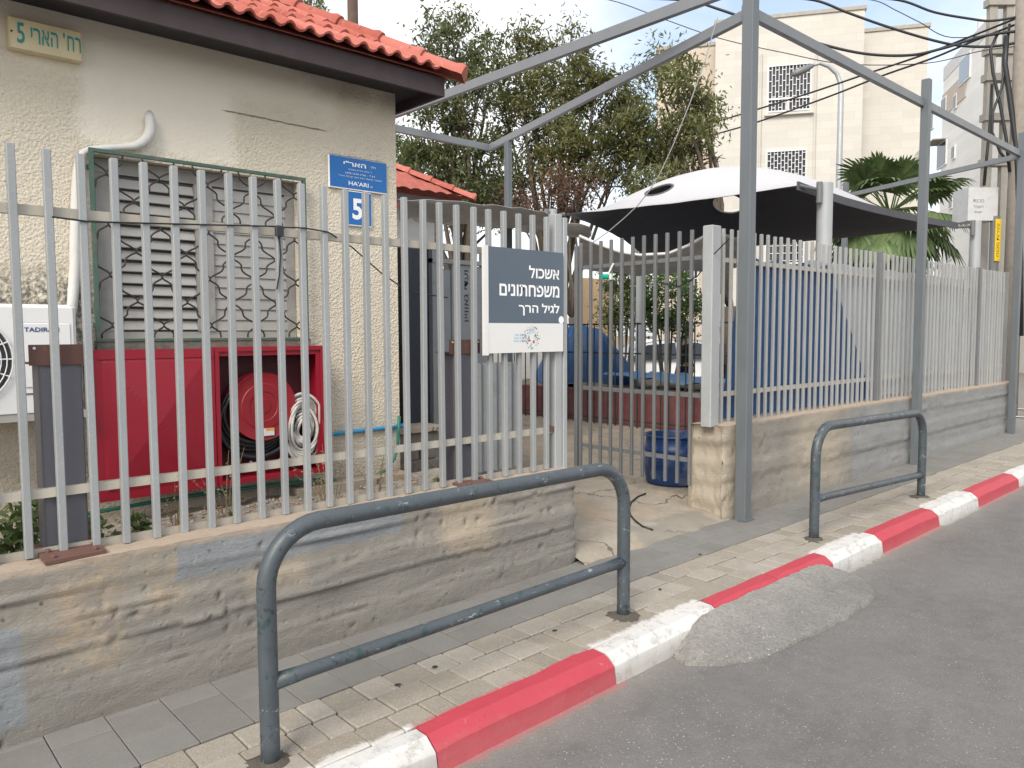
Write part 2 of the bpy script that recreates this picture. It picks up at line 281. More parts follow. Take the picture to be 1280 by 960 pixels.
def m_stucco():
    n = N('stucco'); x, y, z = n.xyz(); fr = n.noise(3.0, 6, 0.7)
    col = n.mix(n.noise(1.3, 6, 0.6), (0.66, 0.595, 0.48), (0.80, 0.735, 0.61))
    rep = n.math('MAXIMUM', n.box(x, 1.22, 2.15, z, 2.72, 3.6, 0.04, fr, 0.25), n.box(x, 0.8, 2.9, z, 3.16, 3.6, 0.05, fr, 0.2)); rep = n.math('MULTIPLY', rep, 0.9)
    col = n.mix(rep, col, n.mix(n.noise(2, 6), (0.70, 0.65, 0.555), (0.79, 0.74, 0.645)))
    mould = n.math('MULTIPLY', n.box(x, 0.2, 1.30, z, 1.3, 1.95, 0.09, fr, 0.2), n.ramp(n.noise(30, 4), 0.38, 0.58)); col = n.mix(n.math('MULTIPLY', mould, 0.85), col, (0.06, 0.06, 0.058))
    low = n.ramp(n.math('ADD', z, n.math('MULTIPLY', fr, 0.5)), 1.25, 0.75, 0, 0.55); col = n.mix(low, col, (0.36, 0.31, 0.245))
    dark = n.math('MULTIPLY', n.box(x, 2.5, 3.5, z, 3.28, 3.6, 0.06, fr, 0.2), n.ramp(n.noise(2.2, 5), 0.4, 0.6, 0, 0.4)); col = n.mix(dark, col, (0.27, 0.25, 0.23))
    crack = n.math('SUBTRACT', z, n.math('ADD', n.math('MULTIPLY', n.math('SUBTRACT', x, 2.1), -0.01), n.math('ADD', 3.055, n.math('MULTIPLY', n.noise(9, 3), 0.02))))
    ck = n.math('MULTIPLY', n.ramp(n.math('ABSOLUTE', crack), 0.006, 0.003), n.box(x, 2.08, 2.82, e=0.02)); col = n.mix(n.math('MULTIPLY', ck, 0.8), col, (0.2, 0.17, 0.13))
    col = n.mix(n.ramp(n.noise(10, 5, 0.7), 0.66, 0.8, 0, 0.35), col, (0.40, 0.36, 0.30))
    n.set('Base Color', col); n.set('Roughness', 0.95)
    sm = n.math('SUBTRACT', 1.0, n.math('MULTIPLY', rep, 0.85)); h = n.math('MULTIPLY', n.math('ADD', n.noise(72, 4, 0.7), n.math('MULTIPLY', n.voro(60).outputs['Distance'], 0.6)), sm)
    b = n.bump(h, 0.8, 0.018); b = n.bump(n.noise(5, 5), 0.3, 0.02, b); n.bump(n.math('SUBTRACT', 1.0, ck), 0.8, 0.01, b); MATS['stucco'] = n.m
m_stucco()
def m_galv(name, c, streak=0.5, rough=0.5, rust=0.25, metal=0.15):
    n = N(name); f = n.noise(9, 6, 0.65, n.scale((1, 1, 0.35))); col = n.mix(f, tuple(k * 0.84 for k in c), tuple(min(1, k * 1.14) for k in c))
    col = n.mix(n.ramp(n.noise(70, 3), 0.55, 0.75, 0, streak), col, tuple(min(1, k * 1.35) for k in c))
    col = n.mix(n.ramp(n.noise(16, 6, 0.75), 0.64, 0.74, 0, rust), col, (0.26, 0.20, 0.14)); col = n.hsv(col, n.ramp(n.rnd(), 0, 1, 0.93, 1.06))
    n.set('Base Color', col); n.set('Roughness', n.ramp(f, 0.3, 0.7, rough - 0.1, rough + 0.1)); n.set('Metallic', metal); n.bump(n.noise(120, 3), 0.12, 0.002); MATS[name] = n.m
m_galv('fence_bar', (0.30, 0.318, 0.328)); m_galv('fence_rail', (0.44, 0.41, 0.35), rust=0.45, metal=0.0); m_galv('fence_bar_right', (0.335, 0.345, 0.347)); m_galv('galv_post', (0.35, 0.37, 0.38))
m_galv('pergola_steel', (0.125, 0.142, 0.155), 0.15, 0.5, 0.12, 0.1); m_galv('beam_steel', (0.19, 0.205, 0.222), 0.15, 0.5, 0.12, 0.1); m_galv('gate_steel', (0.16, 0.168, 0.175), 0.2, 0.5, 0.25); m_galv('pipe_grey', (0.36, 0.38, 0.39), 0.1, 0.5, 0.1)
m_galv('dark_post', (0.115, 0.115, 0.135), 0.1, 0.55, 0.3); m_galv('rusty_plate', (0.125, 0.062, 0.05), 0.2, 0.75, 0.3, 0.0)
def m_railing():
    n = N('railing_paint'); x, y, z = n.xyz(); f = n.noise(4, 6, 0.65)
    col = n.mix(f, (0.042, 0.054, 0.064), (0.080, 0.096, 0.110)); g = n.noise(13, 6, 0.75)
    col = n.mix(n.ramp(g, 0.57, 0.61, 0, 0.85), col, (0.022, 0.055, 0.05)); col = n.mix(n.ramp(n.noise(34, 6, 0.75), 0.59, 0.63, 0, 0.9), col, (0.02, 0.03, 0.032))
    col = n.mix(n.ramp(n.noise(21, 6, 0.8, n.scale((0.4, 1, 1))), 0.60, 0.65, 0, 0.7), col, (0.36, 0.40, 0.43))
    n.set('Base Color', col); n.set('Roughness', n.ramp(g, 0.4, 0.7, 0.38, 0.58)); b = n.bump(g, 0.35, 0.004); n.bump(n.noise(90, 3), 0.15, 0.002, b); MATS['railing_paint'] = n.m
m_railing()
def m_tile():
    n = N('roof_tile'); f = n.noise(7, 6, 0.7); col = n.mix(f, (0.33, 0.075, 0.052), (0.47, 0.125, 0.088)); col = n.hsv(col, n.ramp(n.rnd(), 0, 1, 0.8, 1.12), n.ramp(n.rnd(), 0, 1, 1.02, 0.9))
    col = n.mix(n.ramp(n.noise(16, 6, 0.75), 0.56, 0.70, 0, 0.65), col, (0.52, 0.33, 0.27)); col = n.mix(n.ramp(n.noise(11, 6, 0.7), 0.64, 0.76, 0, 0.5), col, (0.15, 0.065, 0.05))
    n.set('Base Color', col); n.set('Roughness', 0.85); n.bump(n.noise(60, 4), 0.35, 0.004); MATS['roof_tile'] = n.m
m_tile()
simple('fascia', (0.052, 0.037, 0.040), 0.7, 0, 0.25, 4, 0.2, 40); simple('soffit', (0.040, 0.034, 0.040), 0.8, 0, 0.3, 4)
simple('cabinet_red', (0.285, 0.008, 0.024), 0.42, 0, 0.12, 3, 0.08, 30, dirt=(0.22, 0.03, 0.04), dsc=5); simple('reel_red', (0.25, 0.010, 0.018), 0.5, 0, 0.15, 6)
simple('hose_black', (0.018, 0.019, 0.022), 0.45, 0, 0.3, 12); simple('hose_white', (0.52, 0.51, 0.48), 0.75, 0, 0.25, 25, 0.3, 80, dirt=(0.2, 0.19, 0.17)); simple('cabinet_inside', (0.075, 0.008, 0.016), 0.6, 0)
simple('white_plastic', (0.78, 0.79, 0.80), 0.4, 0, 0.04, 3, dirt=(0.6, 0.59, 0.56), damt=0.3); simple('offwhite_wrap', (0.62, 0.62, 0.60), 0.75, 0, 0.12, 12, 0.4, 30, dirt=(0.35, 0.34, 0.32))
simple('black_plastic', (0.02, 0.021, 0.023), 0.5, 0, 0.2); simple('dark_grille', (0.05, 0.055, 0.06), 0.5, 0.3)
simple('shutter', (0.40, 0.392, 0.375), 0.5, 0, 0.12, 6, 0.1, 50, 0.05, (0.22, 0.21, 0.20), 4, 0.5); simple('window_wood', (0.33, 0.325, 0.315), 0.7, 0, 0.2, 9, 0.2, 60, 0, (0.17, 0.165, 0.16), 5, 0.6); simple('dark_gap', (0.10, 0.10, 0.10), 0.8)
simple('grille_black', (0.022, 0.021, 0.02), 0.6, 0, 0.3, 20, dirt=(0.14, 0.07, 0.04), dsc=20); simple('grille_green', (0.055, 0.115, 0.09), 0.65, 0, 0.25, 12, 0.2, 60, 0, (0.17, 0.135, 0.105), 14, 0.9)
simple('mossy_stone', (0.15, 0.135, 0.115), 0.95, 0, 0.6, 28, 0.9, 40); simple('sign_blue', (0.0, 0.125, 0.42), 0.32, 0, 0.05, 3); simple('sign_white', (0.85, 0.86, 0.87), 0.35, 0, 0.03, 3)
simple('lightbox', (0.66, 0.57, 0.36), 0.4, 0, 0.08, 6, 0, 1, 0, (0.45, 0.36, 0.22), 5, 0.4); simple('teal_letter', (0.02, 0.28, 0.25), 0.5); simple('slate_panel', (0.085, 0.115, 0.150), 0.45, 0, 0.06, 2); simple('panel_white', (0.68, 0.68, 0.67), 0.45, 0, 0.04, 3)
simple('logo_lightblue', (0.25, 0.50, 0.72), 0.5); simple('logo_red', (0.62, 0.05, 0.12), 0.5); simple('logo_dark', (0.10, 0.13, 0.16), 0.5); simple('logo_teal', (0.15, 0.42, 0.42), 0.5); simple('navy_letter', (0.015, 0.06, 0.22), 0.4)
simple('pipe_blue', (0.03, 0.26, 0.50), 0.4); simple('hose_green', (0.018, 0.16, 0.12), 0.5); simple('barrel_blue', (0.006, 0.032, 0.125), 0.35, 0, 0.2, 4, 0.1, 30, 0, (0.30, 0.33, 0.36), 4, 0.5); simple('tarp_blue', (0.003, 0.058, 0.185), 0.45, 0, 0.2, 5, 0.25, 25)
simple('tarp_lightblue', (0.10, 0.26, 0.52), 0.5, 0, 0.2, 5, 0.3, 20); simple('sheet_grey', (0.40, 0.43, 0.455), 0.55, 0, 0.08, 3, 0.1, 20); simple('canopy_grey', (0.56, 0.56, 0.545), 0.7, 0, 0.25, 5, 0.4, 14, 0, (0.24, 0.23, 0.21), 4, 0.5)
simple('sail_lit_top', (0.47, 0.472, 0.49), 0.75, 0, 0.05, 3); simple('sail_shade_trim', (0.085, 0.086, 0.098), 0.85, 0, 0.12, 3)  # sail cloth as lit, then as shaded; the dark one also serves hem and rings
simple('booth_grey', (0.22, 0.235, 0.25), 0.5, 0.1, 0.2, 4, 0, 1, 0, (0.12, 0.11, 0.10), 5, 0.4); simple('booth_dark', (0.022, 0.026, 0.040), 0.5, 0, 0.2); simple('red_wall', (0.145, 0.045, 0.050), 0.85, 0, 0.3, 6, 0.4, 50, 0, (0.16, 0.11, 0.09), 3, 0.6)
simple('soil', (0.20, 0.165, 0.12), 0.95, 0, 0.45, 20, 0.9, 30, 0, (0.10, 0.085, 0.06), 6, 0.6); simple('apron_concrete', (0.36, 0.315, 0.255), 0.9, 0, 0.22, 3, 0.5, 40, 0, (0.40, 0.28, 0.17), 1.6, 0.55); simple('gravel_ground', (0.30, 0.27, 0.23), 0.95, 0, 0.5, 40, 1.0, 60)
simple('mesh_green', (0.018, 0.03, 0.028), 0.6); simple('wood_panel', (0.50, 0.36, 0.22), 0.8, 0, 0.25, 10, 0.3, 40); simple('wood_pole', (0.085, 0.055, 0.040), 0.9, 0, 0.4, 10, 0.6, 60); simple('plaster_white', (0.66, 0.66, 0.65), 0.9, 0, 0.08, 2)
simple('cable_black', (0.015, 0.017, 0.02), 0.5); simple('concrete_pole', (0.36, 0.34, 0.30), 0.9, 0, 0.2, 6, 0.4, 60); simple('pole_wood_grey', (0.24, 0.215, 0.185), 0.95, 0, 0.3, 9, 0.6, 70); simple('lamp_grey', (0.36, 0.38, 0.40), 0.5, 0.2); simple('yellow_sign', (0.72, 0.50, 0.03), 0.5); simple('box_grey', (0.50, 0.51, 0.52), 0.6, 0.0, 0.1, 5, 0, 1, 0, (0.3, 0.28, 0.25), 6, 0.4)
simple('bark', (0.085, 0.068, 0.052), 0.95, 0, 0.4, 12, 0.8, 40); simple('palm_trunk', (0.17, 0.135, 0.095), 0.95, 0, 0.4, 20, 0.8, 40); simple('weed_green', (0.075, 0.115, 0.035), 0.7, 0, 0.4, 9, 0, 1, 0.2); simple('weed_dry', (0.30, 0.235, 0.13), 0.8, 0, 0.35, 12); simple('dead_leaf', (0.26, 0.14, 0.07), 0.8, 0, 0.4, 30)
simple('glass_dark', (0.03, 0.035, 0.05), 0.12, 0, 0.1); simple('glass_blue', (0.16, 0.24, 0.34), 0.15, 0, 0.1); simple('frame_white', (0.72, 0.72, 0.72), 0.5); simple('car_white', (0.78, 0.79, 0.80), 0.22, 0, 0.02); simple('rubber', (0.02, 0.02, 0.02), 0.8); simple('rim_grey', (0.42, 0.42, 0.43), 0.35, 0.6); simple('lamp_red', (0.4, 0.02, 0.02), 0.3); simple('lamp_clear', (0.7, 0.72, 0.74), 0.1)
simple('skin', (0.50, 0.31, 0.22), 0.6, 0, 0.05); simple('hair_dark', (0.02, 0.016, 0.013), 0.6); simple('cloth_black', (0.025, 0.026, 0.030), 0.85); simple('cloth_navy', (0.03, 0.045, 0.09), 0.85); simple('green_device', (0.01, 0.36, 0.25), 0.4); simple('orange_mark', (0.75, 0.35, 0.05), 0.5); simple('brick_orange', (0.42, 0.23, 0.14), 0.85); simple('flower', (0.62, 0.56, 0.50), 0.8)
def m_leaf(name, a, b, trans=0.3, var=0.25):
    n = N(name); isl = n.g.outputs['Random Per Island']; col = n.mix(isl, a, b); col = n.mix(n.ramp(n.noise(1.1, 3), 0.35, 0.65), n.hsv(col, 1 - var), n.hsv(col, 1 + var))
    n.set('Base Color', col); n.set('Roughness', 0.55); n.set('Specular IOR Level', 0.35)
    t = n.t.nodes.new('ShaderNodeBsdfTranslucent'); n.link(n.hsv(col, 1.3, 1.1), t.inputs[0]); ms = n.t.nodes.new('ShaderNodeMixShader'); ms.inputs[0].default_value = trans
    n.t.links.new(n.b.outputs[0], ms.inputs[1]); n.t.links.new(t.outputs[0], ms.inputs[2]); n.t.links.new(ms.outputs[0], n.o.inputs[0]); MATS[name] = n.m
m_leaf('leaf_a', (0.065, 0.090, 0.036), (0.175, 0.19, 0.085), 0.4); m_leaf('leaf_b', (0.080, 0.100, 0.034), (0.225, 0.215, 0.09), 0.4); m_leaf('leaf_c', (0.090, 0.115, 0.042), (0.240, 0.245, 0.11), 0.4); m_leaf('leaf_red', (0.085, 0.045, 0.035), (0.16, 0.10, 0.065)); m_leaf('leaf_palm', (0.065, 0.115, 0.040), (0.15, 0.20, 0.085), 0.15); m_leaf('leaf_palm_dry', (0.17, 0.155, 0.075), (0.26, 0.22, 0.12), 0.15); m_leaf('leaf_bush', (0.05, 0.10, 0.03), (0.12, 0.18, 0.06)); m_leaf('leaf_weed', (0.06, 0.10, 0.03), (0.13, 0.17, 0.06), 0.2)
def m_clad(name, c, joint):
    n = N(name); bt = n.t.nodes.new('ShaderNodeTexBrick'); x, y, z = n.xyz(); cb = n.t.nodes.new('ShaderNodeCombineXYZ'); n.link(n.math('ADD', n.math('MULTIPLY', x, -0.549), n.math('MULTIPLY', y, 0.836)), cb.inputs[0]); n.link(z, cb.inputs[1]); n.t.links.new(cb.outputs[0], bt.inputs['Vector'])
    bt.inputs['Scale'].default_value = 1.0; bt.inputs['Brick Width'].default_value = 0.72; bt.inputs['Row Height'].default_value = 0.26; bt.inputs['Mortar Size'].default_value = 0.006
    n.link(c, bt.inputs['Color1']); n.link(tuple(k * 0.90 for k in c), bt.inputs['Color2']); n.link(joint, bt.inputs['Mortar'])
    col = n.mix(n.ramp(n.noise(0.5, 6, 0.7), 0.4, 0.7, 0, 0.3), bt.outputs[0], tuple(k * 0.75 for k in c)); n.set('Base Color', col); n.set('Roughness', 0.9); n.bump(bt.outputs['Fac'], -0.3, 0.01); MATS[name] = n.m
m_clad('clad_beige', (0.585, 0.565, 0.52), (0.49, 0.47, 0.43)); m_clad('clad_tan', (0.58, 0.50, 0.42), (0.49, 0.42, 0.35))
m_clad('plaster_bright', (0.90, 0.88, 0.83), (0.88, 0.86, 0.81))

def m_apron():
    n = N('apron_concrete'); x, y, z = n.xyz(); f = n.noise(2.2, 6, 0.7)
    col = n.mix(n.ramp(f, 0.3, 0.7), (0.225, 0.195, 0.155), (0.37, 0.33, 0.272)); col = n.mix(n.ramp(n.noise(1.5, 6, 0.7), 0.5, 0.68, 0, 0.6), col, (0.38, 0.265, 0.165))
    col = n.mix(n.ramp(n.noise(24, 6, 0.75), 0.5, 0.72, 0, 0.5), col, (0.20, 0.175, 0.145)); col = n.mix(n.box(x, 4.55, 5.6, y, 3.5, 3.80, 0.03, n.noise(5, 5), 0.4), col, (0.235, 0.215, 0.18))
    v = n.voro(1.25, 'DISTANCE_TO_EDGE', n.t.nodes.new('ShaderNodeVectorMath').outputs[0]); vm = v.inputs['Vector'].links[0].from_node; vm.operation = 'MULTIPLY_ADD'; n.t.links.new(n.t.nodes.new('ShaderNodeTexNoise').outputs['Color'], vm.inputs[0]); nz_ = vm.inputs[0].links[0].from_node; nz_.inputs['Scale'].default_value = 4; nz_.inputs['Detail'].default_value = 5; n.t.links.new(n.P, nz_.inputs['Vector']); vm.inputs[1].default_value = (0.35, 0.35, 0.35); n.t.links.new(n.P, vm.inputs[2])
    ck = n.math('MULTIPLY', n.ramp(v.outputs['Distance'], 0.012, 0.004), n.ramp(n.noise(1.7, 3), 0.42, 0.55)); col = n.mix(n.math('MULTIPLY', ck, 0.8), col, (0.09, 0.075, 0.06))
    n.set('Base Color', col); n.set('Roughness', 0.92); b = n.bump(n.noise(45, 5, 0.7), 0.5, 0.008); n.bump(n.math('SUBTRACT', 1, ck), 0.7, 0.01, b); MATS['apron_concrete'] = n.m
m_apron()
# ------------------------------------------------------------------ the ground, road, kerb and pavement
XS = [-14, -4, 0.5, 4, 8, 14, 15.2, 40, 70]
def strip(name, m, y0, y1, off, xs, ny=1, kind='structure'):
    mb = MB(); n = len(xs)
    vs = [(x, y0 + (y1 - y0) * j / ny, G(x) + off) for j in range(ny + 1) for x in xs]; mb.add(vs, [(j * n + i, j * n + i + 1, (j + 1) * n + i + 1, (j + 1) * n + i) for j in range(ny) for i in range(n - 1)])
    return tag(mb.build(name, m), kind=kind)
ground = MB().quad((-300, -300, -0.42), (300, -300, -0.42), (300, 300, -0.42), (-300, 300, -0.42)).build('ground', MATS['soil']); tag(ground, kind='structure')
road = strip('road', MATS['asphalt'], -14, 2.50, -0.135, XS)
cross = MB().add([(15.2, 2.5, G(15.2) - 0.139), (70, 2.5, G(70) - 0.139), (70, 45, -0.05), (15.2, 45, -0.05)], [(0, 1, 2, 3)]).build('side_road', MATS['asphalt']); tag(cross, kind='structure')
line = MB()
line.quad((17.2, 4.0, -0.085), (17.35, 4.0, -0.085), (17.35, 20, -0.045), (17.2, 20, -0.045)); line.quad((18.9, 3.5, -0.08), (19.05, 3.5, -0.08), (19.05, 20, -0.04), (18.9, 20, -0.04)); line.v = [(a, b, c + 0.004 + 0.006) for a, b, c in line.v]
lo = line.build('road_marking', MATS['kerb_white']); tag(lo, kind='structure')
# kerb stones: each painted stone is a piece of the kerb
kroot = strip('kerb', MATS['soil_joint'], 2.44, 2.62, -0.16, XS[1:7]); 
segs = [(-1.9, -0.9, 0), (-0.9, 0.1, 1), (0.1, 0.95, 0), (0.95, 1.80, 0), (1.80, 2.92, 1), (2.92, 3.88, 0), (3.88, 4.62, 1), (4.62, 5.32, 1), (5.32, 6.14, 0), (6.14, 7.36, 1), (7.36, 8.40, 0), (8.40, 9.74, 1), (9.74, 10.9, 0), (10.9, 12.1, 1), (12.1, 13.3, 0), (13.3, 14.6, 1)]
PROF = [(2.605, -0.17), (2.605, 0.002), (2.595, 0.010), (2.515, 0.006), (2.507, 0.001), (2.458, -0.034), (2.452, -0.042), (2.434, -0.17)]
for a, b, c in segs:
    nx = 9; mb = MB(); vs = []; jit = random.uniform(-0.006, 0.006)
    for i in range(nx):
        x = a + 0.004 + (b - a - 0.008) * i / (nx - 1); e = 0.006 if i in (0, nx - 1) else 0.0
        for (y, z) in PROF:
            q = noise.noise(Vector((x * 5, y * 9, z * 9))) * 0.007
            vs.append((x, y + jit + q, G(x) + z + (q * 0.6 - e if z > -0.1 else 0)))
    k = len(PROF); fs = [(i * k + j, i * k + j + 1, (i + 1) * k + j + 1, (i + 1) * k + j) for i in range(nx - 1) for j in range(k - 1)] + [tuple(range(k)), tuple((nx - 1) * k + j for j in range(k - 1, -1, -1))]
    o = mb.add(vs, fs).build('kerb_stone', MATS['kerb_red' if c else 'kerb_white'], kroot, True); o.data.set_sharp_from_angle(angle=R(16))
    o['label'] = 'kerb stone painted red' if c else 'kerb stone painted white'
# pavement bed and its loose-laid pieces
pave = strip('pavement', MATS['soil_joint'], 2.60, 3.70, -0.022, [-14, -4, 0.5, 4, 6, 8, 10, 12, 14, 15.1])
PM = {}
def paver_mesh(L, Wd, mname, c=0.006):
    key = (round(L, 3), round(Wd, 3), mname)
    if key not in PM: PM[key] = MB().cbox(-L / 2, L / 2, -Wd / 2, Wd / 2, -0.045, 0.0, c).mesh('paver', MATS[mname])
    return PM[key]
rows = [(2.612, 2.770), (2.774, 2.946), (2.950, 3.118)]; lens = [0.12, 0.165, 0.20, 0.245]
def feet_near(x, y): return any(abs(x - fx) < 0.13 and y < 2.93 for fx in ())
far = MB(); cnt = 0
for ri, (y0, y1) in enumerate(rows):
    x = -1.6 + ri * 0.07
    while x < 15.0:
        L = random.choice(lens); xc = x + L / 2; yc = (y0 + y1) / 2; gap = 0.005
        dz = random.uniform(-0.004, 0.004); tilt = (random.uniform(-0.012, 0.012), -math.atan((G(x + L) - G(x)) / L) + random.uniform(-0.01, 0.01), random.uniform(-0.008, 0.008))
        if 0.3 < x < 11.2:
            put('paver', paver_mesh(L - gap, y1 - y0 - gap + 0.001, 'paver'), (xc, yc, G(xc) + dz), pave, tilt); cnt += 1
        else: far.cbox(x, x + L - gap, y0, y1 - gap, G(xc) - 0.045, G(xc) + dz, 0.006)
        x += L
tag(far.build('far_pavers', MATS['paver'], pave), kind='stuff')
far = MB(); x = -1.45; col = 0
while x < 15.0:
    Wd = 0.232; cut = [3.123, 3.27 + 0.02 * (col % 2), 3.485, 3.66] if col % 2 else [3.123, 3.365, 3.60, 3.66]
    apron_here = 3.98 < x + Wd / 2 < 5.62
    for a, b in zip(cut[:-1], cut[1:]):
        xc, yc = x + Wd / 2, (a + b) / 2; dz = random.uniform(-0.002, 0.002)
        if 0.2 < x < 11.2: put('slab', paver_mesh(Wd - 0.0035, b - a - 0.0035, 'slab', 0.003), (xc, yc, G(xc) + dz), pave, (random.uniform(-0.004, 0.004), -math.atan((G(x + Wd) - G(x)) / Wd), 0)); cnt += 1
        else: far.cbox(x, x + Wd - 0.006, a, b - 0.006, G(xc) - 0.045, G(xc) + dz, 0.003)
    x += Wd; col += 1
tag(far.build('far_slabs', MATS['slab'], pave), kind='stuff')
# concrete apron that climbs to the gate, then the yard floor
def apron(u, v):
    x = 3.90 + 1.86 * u; y = 3.54 + 1.15 * v; e = noise.noise(Vector((x * 2.3, y * 2.3, 1))) * 0.02 + noise.noise(Vector((x * 9, y * 9, 4))) * 0.006
    if v < 0.04: y += 0.07 * noise.noise(Vector((x * 4.5, 2, 7))) + 0.015 * noise.noise(Vector((x * 21, 2, 7)))
    z = -0.03 + 0.17 * min(1, max(0, v)) ** 0.6 + (0.02 if 0 < v < 0.3 else 0) * math.sin(v / 0.3 * math.pi)
    return (x, y, z + (e if v > 0 else -0.02))
ap = MB().grid(apron, 60, 40).build('driveway_apron', MATS['apron_concrete'], smooth='all'); tag(ap, kind='structure')
yf = MB().box(3.9, 14.0, 4.69, 13.5, -0.3, 0.14).box(5.70, 14.0, 3.88, 4.69, -0.3, 0.138).build('yard_floor', MATS['apron_concrete']); tag(yf, kind='structure')
bed = MB().grid(lambda u, v: (-4 + 7.9 * u, 3.90 + 1.25 * v, 0.46 + 0.035 * noise.noise(Vector((u * 30, v * 6, 0))) + 0.02 * noise.noise(Vector((u * 90, v * 16, 3)))), 120, 20).build('planting_bed', MATS['gravel_ground']); tag(bed, kind='structure')
# rough asphalt ramp poured against the kerb
pts = []
for i in range(40):
    a = 2 * math.pi * i / 40; pts.append(a)
outl = [W(842, 812, z=-0.12), W(858, 822, z=-0.12), W(900, 823, z=-0.12), W(950, 815, z=-0.12), W(1000, 796, z=-0.12), W(1060, 768, z=-0.12), W(1093, 745, z=-0.12), W(1092, 730, z=-0.12), W(1070, 716, z=-0.12), W(1040, 707, z=-0.10)]
rim = []
for i in range(len(outl) - 1):
    for k in range(12): rim.append(outl[i].lerp(outl[i + 1], k / 12))
rim.append(outl[-1]); n = len(rim); vs = []; rings = 14
x0r, x1r = rim[0].x, rim[-1].x
for j in range(rings + 1):
    t = (j / rings) ** 1.6
    for i, p in enumerate(rim):
        kx = x0r + 0.10 + (x1r - 0.06 - x0r - 0.10) * (i / (n - 1)); k = Vector((kx, 2.475, 0)); q = Vector((p.x, p.y, 0)) * (1 - t) + k * t
        q += Vector((noise.noise(Vector((p.x * 9, p.y * 9, j))), noise.noise(Vector((p.x * 9, p.y * 9, j + 9))), 0)) * 0.02 * (1 - t)
        h = -0.150 + 0.018 + 0.116 * (min(1, t * 1.1) ** 0.9) if j else -0.150
        edge = min(1, min(i, n - 1 - i) / 14); h = -0.150 + (h + 0.150) * (0.35 + 0.65 * edge) if j else h
        vs.append((q.x, q.y, G(q.x) + h + 0.012 + (0.008 * noise.noise(Vector((q.x * 6, q.y * 6, 2))) + 0.005 * noise.noise(Vector((q.x * 18, q.y * 18, 2))) + 0.006 * noise.noise(Vector((q.x * 40, q.y * 40, 2))) if j else -0.01)))
pm = MB().add(vs, [(j * n + i, j * n + i + 1, (j + 1) * n + i + 1, (j + 1) * n + i) for j in range(rings) for i in range(n - 1)]).build('asphalt_ramp', MATS['patch_asphalt'], smooth='all')
tag(pm, kind='structure')
# ------------------------------------------------------------------ the two low concrete walls
def rough_wall(name, mname, x0, x1, yf_, yb, ztop, step, label, lowf, broken):
    mb = MB(); nx = int((x1 - x0) / step); nz = int((ztop + 0.12) / step); seam = [0.10, 0.245, 0.385, 0.51] if broken == 'r' else [0.14, 0.31, 0.47, 0.63]
    def front(u, v):
        x = x0 + (x1 - x0) * u; z0 = G(x) - 0.06; z = z0 + (ztop - z0) * v
        d = 0.008 * noise.noise(Vector((x * 2, z * 9, 1))) + 0.004 * noise.noise(Vector((x * 6, z * 34, 5))) + 0.003 * noise.noise(Vector((x * 30, z * 60, 5)))
        wob = 0.008 * noise.noise(Vector((x * 5, 3, 8))) + 0.004 * noise.noise(Vector((x * 19, 3, 8)))
        k = sum(1 for s_ in seam if z > s_ + wob); d += [0.007, -0.005, 0.008, -0.004, 0.004][min(k, 4)]
        for s_ in seam: d += (0.018 * math.exp(-((z - s_ - wob - 0.006) / 0.007) ** 2) - 0.014 * math.exp(-((z - s_ - wob + 0.010) / 0.008) ** 2)) * max(0, 0.45 + 1.2 * noise.noise(Vector((x * 2.2, s_ * 9, 2))))
        pit = noise.noise(Vector((x * 22, z * 22, 7))); area = noise.noise(Vector((x * 1.6, z * 2.2, 3))); d += -0.075 * max(0, pit - 0.40) * (1 if area > 0.10 else 0.12)
        d += lowf(x, z); e = (x1 - x) if broken == 'r' else (x - x0)
        crumble = 0.10 * max(0, 1 - e / 0.16) ** 2 * (0.4 + abs(noise.noise(Vector((2, z * 6, 4)))) + 0.5 * abs(noise.noise(Vector((7, z * 17, 4))))) * (1.0 if z < ztop - 0.02 else 0.6)
        shift = -crumble * 0.9 if broken == 'r' else crumble * 0.9
        if e < 0.2: x += shift; 
        return (x, yf_ - d + (crumble * 0.4), z + (-0.012 * max(0, noise.noise(Vector((x * 9, 1, 1)))) if v > 0.99 else 0))
    mb.grid(front, nx, nz)
    def top(u, v):
        x = x0 + (x1 - x0) * u; z = ztop + (0.006 * noise.noise(Vector((x * 5, v * 3, 2))) if v > 0 else 0)
        fx, fy, fz = front(u, 1.0)
        return (fx if v < 0.99 else x, fy + (yb - fy) * v, (fz if v == 0 else z))
    mb.grid(top, nx, 6)
    # back and the two ends
    zb = -0.3; mb.quad((x0, yb, zb), (x1, yb, zb), (x1, yb, ztop), (x0, yb, ztop))
    for u, xe, sg in ((0, x0, -1), (1, x1, 1)):
        def end(a, b, u=u, sg=sg):
            fx, fy, fz = front(u, b); rough = 0.03 if (broken == 'r') == (sg == 1) else 0.008
            return (fx + sg * (-rough * (abs(noise.noise(Vector((a * 3, b * 5, 2)))) + 0.6 * abs(noise.noise(Vector((a * 9, b * 15, 2))))) * (0 if a in (0,) else 1)), fy + (yb - fy) * a, fz)
        mb.grid(end, 16, 24)
    return tag(mb.build(name, MATS[mname], smooth='all'), label, 'wall')
YL, YR = 3.65, 3.58
def low_left(x, z):
    zz = 0.26 + 0.07 * noise.noise(Vector((x * 1.5, 1, 1))) + 0.12 * max(0, min(1, (x - 1.0) / 1.5)); t = max(0, min(1, (zz - z) / 0.02)); return 0.010 * t + 0.005 * t * noise.noise(Vector((x * 4, z * 5, 9)))
rough_wall('concrete_wall', 'wall_left_mat', -3.0, 3.97, YL, 3.93, 0.635, 0.0165, 'low grey-tan concrete wall with blue-grey paint patches under the left fence', low_left, 'r')
rough_wall('concrete_wall', 'wall_right_mat', 5.63, 13.95, YR, 3.90, 0.80, 0.03, 'low concrete wall, tan then grey painted, under the right-hand fence', lambda x, z: 0.0, 'l')
